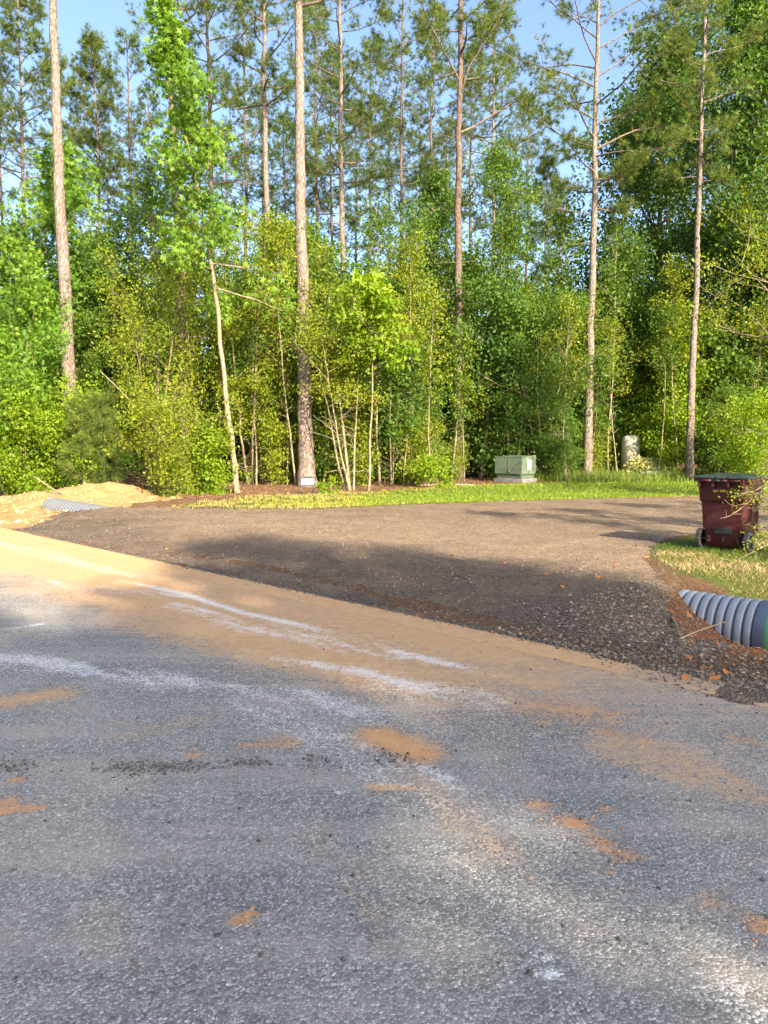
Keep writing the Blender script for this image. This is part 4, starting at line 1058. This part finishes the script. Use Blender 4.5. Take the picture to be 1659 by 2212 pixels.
# ------------------------------------------------------------------ culvert pipe ends
def corrugated(label, A, Bp, rad, pitch, depth, mat, band=None, lip=False):
    A = np.array(A, float); Bp = np.array(Bp, float); L = np.linalg.norm(Bp - A); d = (Bp - A) / L
    yaw = math.atan2(d[1], d[0])
    root = empty('culvert_pipe', (A[0], A[1], A[2]), label, 'pipe')
    root.rotation_euler = (0, -math.asin(d[2]), yaw)
    nr = int(L / pitch); xs, rs_ = [], []
    for i in range(nr):
        for f, h in ((0, 0), (.09, 0), (.13, .7), (.18, .93), (.28, 1), (.74, 1), (.84, .93), (.90, .7), (.94, 0)):
            xs.append((i + f) * pitch); rs_.append(rad - depth + depth * h)
    xs.append(nr * pitch); rs_.append(rad - depth)
    if band: xs += [nr * pitch + .012, nr * pitch + .46]; rs_ += [rad + .002, rad + .002]
    if lip: xs = [-.10, -.10, -.012] + xs; rs_ = [rad - depth, rad + .012, rad + .012] + rs_
    P = np.stack([np.array(xs), np.zeros(len(xs)), np.zeros(len(xs))], -1)
    def rev(xs, rs_, name, m, parent, sides=48):
        a = np.arange(sides) * 2 * math.pi / sides
        V = np.stack([np.repeat(xs, sides), np.outer(rs_, np.cos(a)).ravel(), np.outer(rs_, np.sin(a)).ravel()], -1)
        i = np.arange(len(xs) - 1)[:, None] * sides; j = np.arange(sides)[None]; k = (j + 1) % sides
        Q = np.stack([i + j, i + k, i + sides + k, i + sides + j], -1).reshape(-1, 4)
        return np_mesh(name, V, Q, [], M[m], parent, True)
    body = rev(np.array(xs), np.array(rs_), 'pipe_wall', mat, root)
    rev(np.array([xs[0], xs[-1]]), np.array([rad - depth - .02] * 2), 'pipe_lining', 'black', root, 32)
    if band:
        x0 = nr * pitch + .112
        rev(np.array([x0, x0 + .002, x0 + .15, x0 + .152]), np.array([rad + .001, rad + .010, rad + .010, rad + .001]), 'joint_band', band, root)
    return root
pa = G(1440, 1283, .0); pb = G(1659, 1305, 0.02)
dirp = np.array([.76, -.65, 0]); dirp /= np.linalg.norm(dirp)
pr = .33
pstart = np.array([3.02, 8.42, -.01 - pr]) - dirp * .3
def pcol(p):
    d = np.asarray(p) - [0, 0, CAM_H]; return 829.5 + FPX * d[0] / (d[1] * math.cos(PITCH) - d[2] * math.sin(PITCH))
PL = next(l for l in np.arange(.5, 3, .01) if pcol(pstart + dirp * (l + .19) + np.array([-.1, -.1, .1])) > 1677)
corrugated('blue-grey ribbed drain pipe with a green band beside the driveway', pstart, pstart + dirp * PL + np.array([0, 0, -.02]), pr, .092, .050, 'pipe', 'band')
lp0 = W(120, 1100, 20.3); lp0[2] = .13 - .33
dl = np.array([.70, -.71, 0.0]); dl /= np.linalg.norm(dl)
corrugated('pale ribbed pipe end half buried in sand at the far left', lp0, lp0 + dl * 3.4 + np.array([0, 0, -.05]), .33, .17, .065, 'pipe_pale', None, True)

# ------------------------------------------------------------------ red wheeled bin (its hinge side faces the road)
def loft(secs, seg=5):
    V, Q = [], []
    for (z, hw, hd, rc, oy) in secs:
        for cx, cy, a0 in ((hw - rc, hd - rc, 0), (-hw + rc, hd - rc, 90), (-hw + rc, -hd + rc, 180), (hw - rc, -hd + rc, 270)):
            for k in range(seg + 1):
                a = R(a0 + 90 * k / seg); V.append((cx + rc * math.cos(a), oy + cy + rc * math.sin(a), z))
    m = 4 * (seg + 1)
    for i in range(len(secs) - 1):
        for j in range(m):
            Q.append((i * m + j, i * m + (j + 1) % m, (i + 1) * m + (j + 1) % m, (i + 1) * m + j))
    return np.array(V), np.array(Q), m
def loft_obj(name, secs, mat, parent, top=True, bottom=True, seg=5, smooth_=True):
    V, Q, m = loft(secs, seg); n = len(secs); T = []
    V = list(map(tuple, V))
    if bottom:
        c = len(V); V.append((0, secs[0][4], secs[0][0])); T += [(c, (j + 1) % m, j) for j in range(m)]
    if top:
        c = len(V); V.append((0, secs[-1][4], secs[-1][0])); T += [(c, (n - 1) * m + j, (n - 1) * m + (j + 1) % m) for j in range(m)]
    o = np_mesh(name, V, Q, np.array(T, int).reshape(-1, 3), M[mat], parent, smooth_)
    if smooth_:
        o.data.update()
        md = o.modifiers.new('split', 'EDGE_SPLIT'); md.split_angle = R(38)
    return o
def part(name, boxes, mat, parent, bv=.006, seg=2):
    g = Geo()
    for bxx in boxes:
        V, Q = box(*bxx); g.add(V, Q)
    o = g.build(name, M[mat], parent)
    if bv: bevel_obj(o, bv, seg)
    return o
def rod(name, p0, p1, r, mat, parent, sides=12):
    V, Q, T = tube(np.array([p0, (np.array(p0) + np.array(p1)) / 2, p1]), [r, r, r], sides, True)
    g = Geo(); g.add(V, Q, T); return g.build(name, M[mat], parent, True)
def wheel(name, x, y, z, rad, wd, parent, side):
    root_g = Geo()
    a = np.arange(40) * 2 * math.pi / 40
    prof_ = [(-wd / 2, rad * .62), (-wd / 2, rad * .9), (-wd * .38, rad), (wd * .38, rad), (wd / 2, rad * .9), (wd / 2, rad * .62)]
    V = []
    for (o, r) in prof_:
        for k, aa in enumerate(a):
            rr_ = r * (1 - (.035 if (k % 2 and r > rad * .95) else 0))
            V.append((x + o, y + rr_ * math.cos(aa), z + rr_ * math.sin(aa)))
    Q = [(i * 40 + j, i * 40 + (j + 1) % 40, (i + 1) * 40 + (j + 1) % 40, (i + 1) * 40 + j) for i in range(5) for j in range(40)]
    wo = np_mesh(name, V, Q, [], M['tyre'], parent)
    g = Geo()
    ring = []
    for o, r in ((-wd * .3, rad * .64), (-wd * .3, .02), (wd * .3, .02), (wd * .3, rad * .64)):
        ring += [(x + o, y + r * math.cos(aa), z + r * math.sin(aa)) for aa in a]
    Q = [(i * 40 + j, i * 40 + (j + 1) % 40, (i + 1) * 40 + (j + 1) % 40, (i + 1) * 40 + j) for i in range(3) for j in range(40)]
    T = [];
    np_mesh('rim', ring, Q, [], M['black'], wo)
    return wo

bx, by = G(1560, 1187)[:2]
bx, by = 5.12, 11.32
binr = empty('wheeled_bin', (bx, by, hz(bx, by) + .005), 'dark red wheeled rubbish bin with green-black lid on the grass', 'bin', rz=R(-42))
loft_obj('body', [(.045, .255, .27, .05, .03), (.06, .27, .285, .05, .03), (.30, .283, .31, .055, .02), (.305, .296, .328, .055, .02), (.62, .312, .352, .06, .01), (.70, .318, .36, .06, .005), (.715, .334, .378, .06, .005),
                  (.74, .336, .382, .06, 0), (1.0, .35, .405, .06, 0), (1.005, .40, .455, .05, 0), (1.045, .402, .457, .05, 0)], 'bin_red', binr)
loft_obj('lid', [(1.046, .405, .462, .06, -.01), (1.066, .408, .466, .06, -.01), (1.078, .39, .44, .08, -.01), (1.098, .30, .34, .10, 0), (1.112, .18, .20, .10, 0), (1.116, .06, .07, .05, 0)], 'bin_lid', binr)
for x in (-.30, -.105, .105, .30):
    o = part('hinge_bracket', [(x, -.448, .985, .035, .10, .11), (x, -.425, .915, .028, .05, .06)], 'bin_red', binr, .006)
for x0, x1, m in ((-.285, -.12, 'bin_red'), (-.12, -.005, 'black'), (-.005, .09, 'bin_red'), (.12, .285, 'bin_red')):
    rod('handle_bar', (x0, -.497, 1.02), (x1, -.497, 1.02), .018, m, binr)
part('lid_hinge', [(-.2, -.487, 1.062, .19, .05, .03), (.0, -.487, 1.062, .12, .055, .034), (.2, -.487, 1.062, .19, .05, .03)], 'bin_lid', binr, .008)
rod('axle', (-.30, -.25, .155), (.30, -.25, .155), .011, 'steel', binr)
part('axle_mount', [(-.205, -.262, .16, .05, .07, .09), (.0, -.262, .16, .035, .06, .07), (.205, -.262, .16, .05, .07, .09)], 'bin_red', binr, .006)
part('foot_recess', [(0, -.293, .285, .24, .035, .10)], 'black', binr, .012)
wheel('wheel', -.335, -.245, .150, .150, .07, binr, -1)
wheel('wheel', .335, -.245, .150, .150, .07, binr, 1)
part('side_rib', [(.336, -.12, .62, .022, .05, .72), (.336, .14, .62, .022, .05, .72)], 'bin_red', binr, .008)
part('grab_bar', [(0, .465, .93, .34, .05, .035)], 'bin_red', binr, .008)
def text_mesh(name, s, size, mat, parent, loc, rot):
    cu = bpy.data.curves.new('txt', 'FONT'); cu.body = s; cu.size = size; cu.extrude = .0008; cu.offset = .0016; cu.space_character = 1.05
    to = bpy.data.objects.new('txt', cu); C.objects.link(to)
    dg = bpy.context.evaluated_depsgraph_get()
    me = bpy.data.meshes.new_from_object(to.evaluated_get(dg))
    bpy.data.objects.remove(to)
    me.materials.clear(); me.materials.append(M[mat])
    o = bpy.data.objects.new(name, me); C.objects.link(o); o.parent = parent; o.location = loc; o.rotation_euler = rot
    return o
text_mesh('stencil_number', 'R21', .046, 'yellow', binr, (-.125, -.3995, .855), (R(87), 0, 0))
text_mesh('stencil_number', '00031', .046, 'yellow', binr, (-.03, -.3995, .855), (R(87), 0, 0))

# ------------------------------------------------------------------ green utility cabinet on its pad
cx, cy = W(1126, 1048, 27.9)[:2]
cab = empty('utility_cabinet', (cx, cy, hz(cx, cy)), 'green metal utility cabinet on a concrete pad at the wood edge', 'cabinet', rz=R(-42))
# local frame: near corner at the origin, face 'front' along -x, face 'side' along +y
part('concrete_pad', [(-.52, .43, .02, 1.24, 1.06, .24)], 'concrete', cab, .012)
part('base_band', [(-.54, .45, .23, 1.06, .86, .18)], 'green_paint_dk', cab, .006)
V = np.array([[-1.14, -.03, .31], [.03, -.03, .31], [.03, .95, .31], [-1.14, .95, .31], [-1.14, -.03, .93], [.03, -.03, .93], [.03, .95, .99], [-1.14, .95, .99]])
g = Geo(); g.add(V, box(0, 0, 0, 1, 1, 1)[1]); bevel_obj(g.build('hood', M['green_paint'], cab), .015, 2)
part('door_seam', [(-.56, -.034, .62, .012, .012, .60), (.034, .30, .315, .012, 1.0, .02)], 'green_paint_dk', cab, 0)
part('lid_edge', [(-.555, .0, .945, 1.22, .08, .03)], 'green_paint', cab, .006)
part('padlock_hasp', [(-.50, -.045, .42, .06, .03, .09)], 'steel', cab, .004)
st = part('warning_sticker', [(.0345, .47, .66, .004, .26, .34)], 'label_white', cab, 0)
part('sticker_print', [(.0372, .42, .805, .003, .12, .03), (.0372, .42, .63, .003, .12, .028)], 'label_red', st, 0)
part('sticker_print', [(.0372, .55, .80, .003, .07, .018), (.0372, .46, .72, .003, .016, .07)], 'label_black', st, 0)

# ------------------------------------------------------------------ pressure tank, camouflage net, white board
tx, ty = W(1361, 1030, 32.2)[:2]
tank = empty('pressure_tank', (tx, ty, hz(tx, ty)), 'beige upright pressure tank with domed top by the woods', 'tank')
prof_ = [(0, .30), (.22, .30), (.23, .365), (1.45, .37), (1.55, .362), (1.64, .33), (1.71, .26), (1.745, .16), (1.757, .05), (1.758, .0)]
a = np.arange(40) * 2 * math.pi / 40
V = np.array([(r * math.cos(q), r * math.sin(q), z) for z, r in prof_ for q in a])
Q = [(i * 40 + j, i * 40 + (j + 1) % 40, (i + 1) * 40 + (j + 1) % 40, (i + 1) * 40 + j) for i in range(len(prof_) - 1) for j in range(40)]
np_mesh('shell', V, Q, [], M['tank'], tank, True)
g = Geo()
a2 = np.linspace(-.30, .30, 7); zz = np.array([-.09, -.06, .06, .09])
V = np.array([(.3735 * math.sin(q + .66), -.3735 * math.cos(q + .66), 1.22 + z * (1 if abs(q) < .25 else .6)) for z in zz for q in a2])
Q = [(i * 7 + j, i * 7 + j + 1, (i + 1) * 7 + j + 1, (i + 1) * 7 + j) for i in range(3) for j in range(6)]
g.add(V, np.array(Q)); g.build('maker_label', M['label_white'], tank, True)
rod('valve', (0, 0, 1.75), (0, 0, 1.80), .02, 'steel', tank)

rng = np.random.RandomState(17)
nx_, ny_ = tx + .62, ty - .62
net = empty('camouflage_net', (nx_, ny_, hz(nx_, ny_)), 'pale yellow-green camouflage net draped in a heap beside the tank', 'net')
U, Vv = np.meshgrid(np.linspace(-1.25, 1.05, 58), np.linspace(-.6, .75, 34), indexing='ij')
def net_h(u, v):
    peak = 1.62 * np.exp(-((u - .52) / .34) ** 2 - ((v - .3) / .45) ** 2)
    low = .72 * np.exp(-((u + .35) / .72) ** 4 - ((v + .05) / .55) ** 4)
    low2 = .78 * np.exp(-((u - .45) / .55) ** 4 - ((v - .1) / .55) ** 4)
    return np.maximum(np.maximum(peak, low), low2) + .10 * (fbm(u * 4 + 9, v * 4) - .5) + .03
Hn = net_h(U, Vv)
g = Geo(); g.add(np.stack([U, Vv, Hn - .05], -1).reshape(-1, 3), grid_faces(58, 34), None, np.full(U.size, .05)); g.build('mesh_sheet', M['net'], net, True)
n = 3600
u = -1.2 + 2.2 * rng.rand(n); v = -.58 + 1.25 * rng.rand(n)
P = np.stack([u, v, net_h(u, v) + .02], -1)
g = Geo(); g.add(*leaf_quads(P, .13, rng, .1, .55, .6, np.clip(.45 + .6 * rng.rand(n), 0, 1))); g.build('fabric_garnish', M['net'], net)

wx_, wy_ = W(1406, 1040, 31.0)[:2]
brd = empty('white_stand', (wx_, wy_, hz(wx_, wy_)), 'small white wooden stand in the grass before the net', 'stand', rz=R(-14))
o = part('board', [(-.06, 0, .24, .66, .22, .03)], 'white_wood', brd, .005); o.rotation_euler = (R(28), 0, 0); o.location = (0, 0, .03)
part('leg', [(.27, -.02, .15, .09, .09, .30)], 'white_wood', brd, .005)
part('leg', [(-.30, .05, .12, .05, .05, .24)], 'white_wood', brd, .005)
rod('brace', (-.02, .10, .26), (.16, .12, .44), .022, 'white_wood', brd)
rod('brace', (.16, .12, .44), (.24, .10, .28), .022, 'white_wood', brd)

# ------------------------------------------------------------------ small blank white sign on two posts
sx, sy = G(665, 1068)[:2]
sg = empty('yard_sign', (sx, sy, hz(sx, sy) + .05), 'small blank white sign in a dark frame on two posts', 'sign', rz=R(6))
part('post', [(-.15, 0, .09, .034, .026, .32)], 'frame', sg, .003)
part('post', [(.15, 0, .09, .034, .026, .32)], 'frame', sg, .003)
part('frame', [(0, 0, .475, .49, .05, .05), (0, 0, .25, .47, .05, .04), (-.218, 0, .365, .042, .05, .20), (.218, 0, .365, .042, .05, .20), (0, .012, .365, .42, .02, .205)], 'frame', sg, .003)
part('solar_cap', [(0, 0, .507, .24, .06, .018)], 'frame', sg, .005)
part('panel', [(0, -.006, .362, .395, .014, .185)], 'label_white', sg, .002)

# ------------------------------------------------------------------ clods, rocks, sticks
def rock_mesh(name, seed, flat):
    rng = np.random.RandomState(seed)
    bm = bmesh.new(); bmesh.ops.create_icosphere(bm, subdivisions=2, radius=1)
    cuts = [(unit(rng.randn(3)), .45 + .4 * rng.rand()) for _ in range(9)]
    for v in bm.verts:
        p = np.array(v.co)
        for nrm, dd in cuts:
            e = p @ nrm - dd
            if e > 0: p = p - nrm * e * .92
        p = p * (1 + .08 * rng.randn()) * np.array([1, .8, flat]); v.co = p
    me = bpy.data.meshes.new(name); bm.to_mesh(me); bm.free()
    return me
CM = [rock_mesh('clay_clod', s, .6) for s in (1, 2, 3, 4)]
for m_ in CM: m_.materials.append(M['clod'])
RM = [rock_mesh('rock', s, .7) for s in (7, 8)]
for m_ in RM: m_.materials.append(M['rock'])
rr = random.Random(9)
def put(me, name, px, py, z, size, label, cat, group=None, kz=1.0):
    p = G(px, py, z)
    zz_ = float(drive_z(np.array([p[0]]), np.array([p[1]]))[0][0])
    p = G(px, py, zz_); 
    o = bpy.data.objects.new(name, me); C.objects.link(o)
    zz_ = float(drive_z(np.array([p[0]]), np.array([p[1]]))[0][0])
    o.location = (p[0], p[1], zz_ + size * .18); o.rotation_euler = (rr.uniform(-.3, .3), rr.uniform(-.3, .3), rr.uniform(0, 6.28)); o.scale = (size, size, size * kz)
    return tag(o, label, cat, group)
put(RM[0], 'rock', 1592, 1392, -.3, .085, 'rounded brown rock leaning against the lower side of the ribbed pipe', 'rock', None, 1.5)
put(CM[0], 'clay_clod', 1625, 1418, -.35, .085, 'largest orange clay clod in the ditch below the green band', 'clay clod')
put(CM[1], 'clay_clod', 1640, 1402, -.35, .07, 'orange clay clod right under the end of the pipe', 'clay clod')
put(CM[2], 'clay_clod', 1487, 1333, -.1, .06, 'orange clay clod beside the first ribs of the pipe', 'clay clod')
for i in range(46):
    px = rr.uniform(1480, 1659); py = rr.uniform(1330, 1475)
    if py < 1310 + (px - 1460) * .45: py += 60
    put(CM[rr.randrange(4)], 'clay_clod', px, py, -.25, rr.uniform(.014, .042), 'small broken clay clod on the gravel slope below the pipe', 'clay clod', 'small clay clods below the pipe')
for px, py in ((360, 1186), (1090, 1218), (1330, 1222), (810, 1402), (1290, 1250), (1215, 1265), (980, 1200), (1180, 1240), (1395, 1205), (690, 1150), (1440, 1300), (1010, 1290), (900, 1330)):
    put(CM[rr.randrange(4)], 'clay_clod', px, py, 0, rr.uniform(.02, .04), 'small stray clod lying on the open gravel drive', 'clay clod', 'stray clods on the drive')
def stick(name, label, pts, r, mat='twig', cat='stick'):
    P = np.array(pts); u = np.linspace(0, 1, 14); k = np.linspace(0, 1, len(P))
    Pi = np.stack([np.interp(u, k, P[:, i]) for i in range(3)], -1)
    Pi[1:-1] = (Pi[:-2] + Pi[1:-1] * 2 + Pi[2:]) / 4
    V, Q, T = tube(Pi, np.linspace(r, r * .5, 14), 6, True)
    g = Geo(); g.add(V, Q, T); o = g.build(name, M[mat], None, True, tuple(Pi[0])); return tag(o, label, cat)
def gp(px, py, dz=0.01):
    p = G(px, py, 0); z = float(drive_z(np.array([p[0]]), np.array([p[1]]))[0][0]); p = G(px, py, z + dz)
    p[2] = max(p[2], float(drive_z(np.array([p[0]]), np.array([p[1]]))[0][0]) + dz * .5); return p
stick('dry_stick', 'thin dry stick leaning on the slope below the ribbed pipe', [gp(1470, 1379), gp(1510, 1362, .05), G(1570, 1342, -.12)], .008)
stick('bent_root', 'curved reddish root standing up from the gravel drive', [gp(741, 1182), gp(742, 1168, .10), gp(750, 1158, .16), gp(764, 1156, .15)], .008, 'root', 'root')
stick('wood_scrap', 'short flat wood scrap on the gravel slope', [gp(1450, 1332), gp(1462, 1352), gp(1468, 1372)], .014, 'root')
stick('dead_branch', 'long pale dead branch lying on the sand mound', [W(75, 1041, 22.5) + [0, 0, .15], W(110, 1058, 22.2) + [0, 0, .05], W(150, 1072, 21.8) + [0, 0, -.02], W(185, 1090, 21.4)], .022)
stick('fallen_log', 'pale fallen branch on the straw left of the utility cabinet', [(1.1, 25.6, hz(1.1, 25.6) + .04), (2.0, 25.8, hz(2.0, 25.8) + .05), (3.0, 25.7, hz(3, 25.7) + .04)], .04)
stick('dead_branch', 'thin dead branch slanting over the sprawling shrub', [W(520 * .758, 1010, 23.2), W(340, 930, 23.4), W(262, 845, 23.8), W(215, 800, 24)], .022)

# ------------------------------------------------------------------ shrub leaning in over the bin from the right
rng = np.random.RandomState(91)
hx, hy = 6.0, 10.1
sh = empty('roadside_shrub', (hx, hy, hz(hx, hy) - .01), 'twiggy yellow-green shrub reaching in front of the red bin', 'shrub')
o3 = np.array([hx, hy, hz(hx, hy) - .01])
tg, lg, cg = Geo(), Geo(), Geo()
V, Q, T = tube(np.array([[0, 0, -.05], [-.05, .05, .4], [.05, 0, .9], [0, .1, 1.5], [.1, 0, 2.2]]), [.03, .027, .022, .017, .01], 8, True); tg.add(V, Q, T)
def bough(pts, r, leaves, spread, bare_=.25):
    P = np.array(pts) - o3
    u = np.linspace(0, 1, 18); k = np.linspace(0, 1, len(P))
    P = np.stack([np.interp(u, k, P[:, i]) for i in range(3)], -1)
    P[1:-1] = (P[:-2] + 2 * P[1:-1] + P[2:]) / 4
    V, Q, T = tube(P, np.linspace(r, r * .4, 18), 6, True); lg.add(V, Q, T)
    anc = []
    for q in range(16):
        o, d = at_frac(P, (1 - bare_) * rng.rand())
        e = grow(rng, o, d * .6 + rng.randn(3) * .5 + np.array([-.1, 0, .3]), .12 + .24 * rng.rand(), 4, .02, .25)
        V, Q, _ = tube(e, np.linspace(.0035, .0015, 5), 4); lg.add(V, Q)
        anc += [e[2], e[3], e[4]]
    for q in range(3):
        o, d = at_frac(P, .7 + .25 * rng.rand())
        e = grow(rng, o, -d * .3 + rng.randn(3) * .4 + np.array([-.2, 0, .6]), .07 + .06 * rng.rand(), 2, 0, .1)
        V, Q, _ = tube(e, [.003, .002, .0015], 4); lg.add(V, Q)
    anc = np.array(anc)
    PP = anc[rng.randint(0, len(anc), leaves)] + rng.randn(leaves, 3) * spread
    cg.add(*leaf_quads(PP, .036, rng, .4, .5, 0))
tip = lambda z: o3 + np.array([0, 0.05, z])
bough([tip(.55), W(1690, 1030, 10.1), W(1655, 1052, 10.1), W(1622, 1080, 10.1), W(1595, 1103, 10.1), W(1572, 1117, 10.1), W(1555, 1120, 10.1)], .008, 150, .045, .42)
bough([tip(.9), W(1700, 1000, 10.2), W(1660, 1040, 10.2), W(1630, 1062, 10.2), W(1600, 1068, 10.2), W(1575, 1062, 10.2)], .007, 320, .04, .05)
bough([tip(.8), W(1690, 1060, 10.3), W(1660, 1090, 10.3), W(1640, 1105, 10.3)], .006, 180, .05, .0)
bough([tip(.15), W(1690, 1168, 9.9), W(1655, 1178, 9.9), W(1620, 1196, 9.8), W(1590, 1210, 9.8), W(1570, 1222, 9.75)], .006, 260, .035, .05)
bough([tip(.2), W(1680, 1150, 10.1), W(1655, 1160, 10.1), W(1640, 1168, 10.05)], .006, 200, .05, .0)
bough([tip(1.5), W(1690, 960, 10.4), W(1668, 1000, 10.4), W(1650, 1020, 10.4)], .006, 160, .06, .0)
for k in range(7):
    e = o3 + np.array([.6 * rng.randn(), .5 * rng.randn() + .1, 1.4 + .5 * rng.rand()]); bough([tip(.5 + .15 * k), (tip(.7 + .15 * k) + e) / 2 + rng.randn(3) * .1, e], .007, 260, .08, 0)
tg.build('stem', M['pale_bark'], sh, True); lg.build('twigs', M['pale_bark'], sh, True); cg.build('leaves', M['yaupon_leaf'], sh)
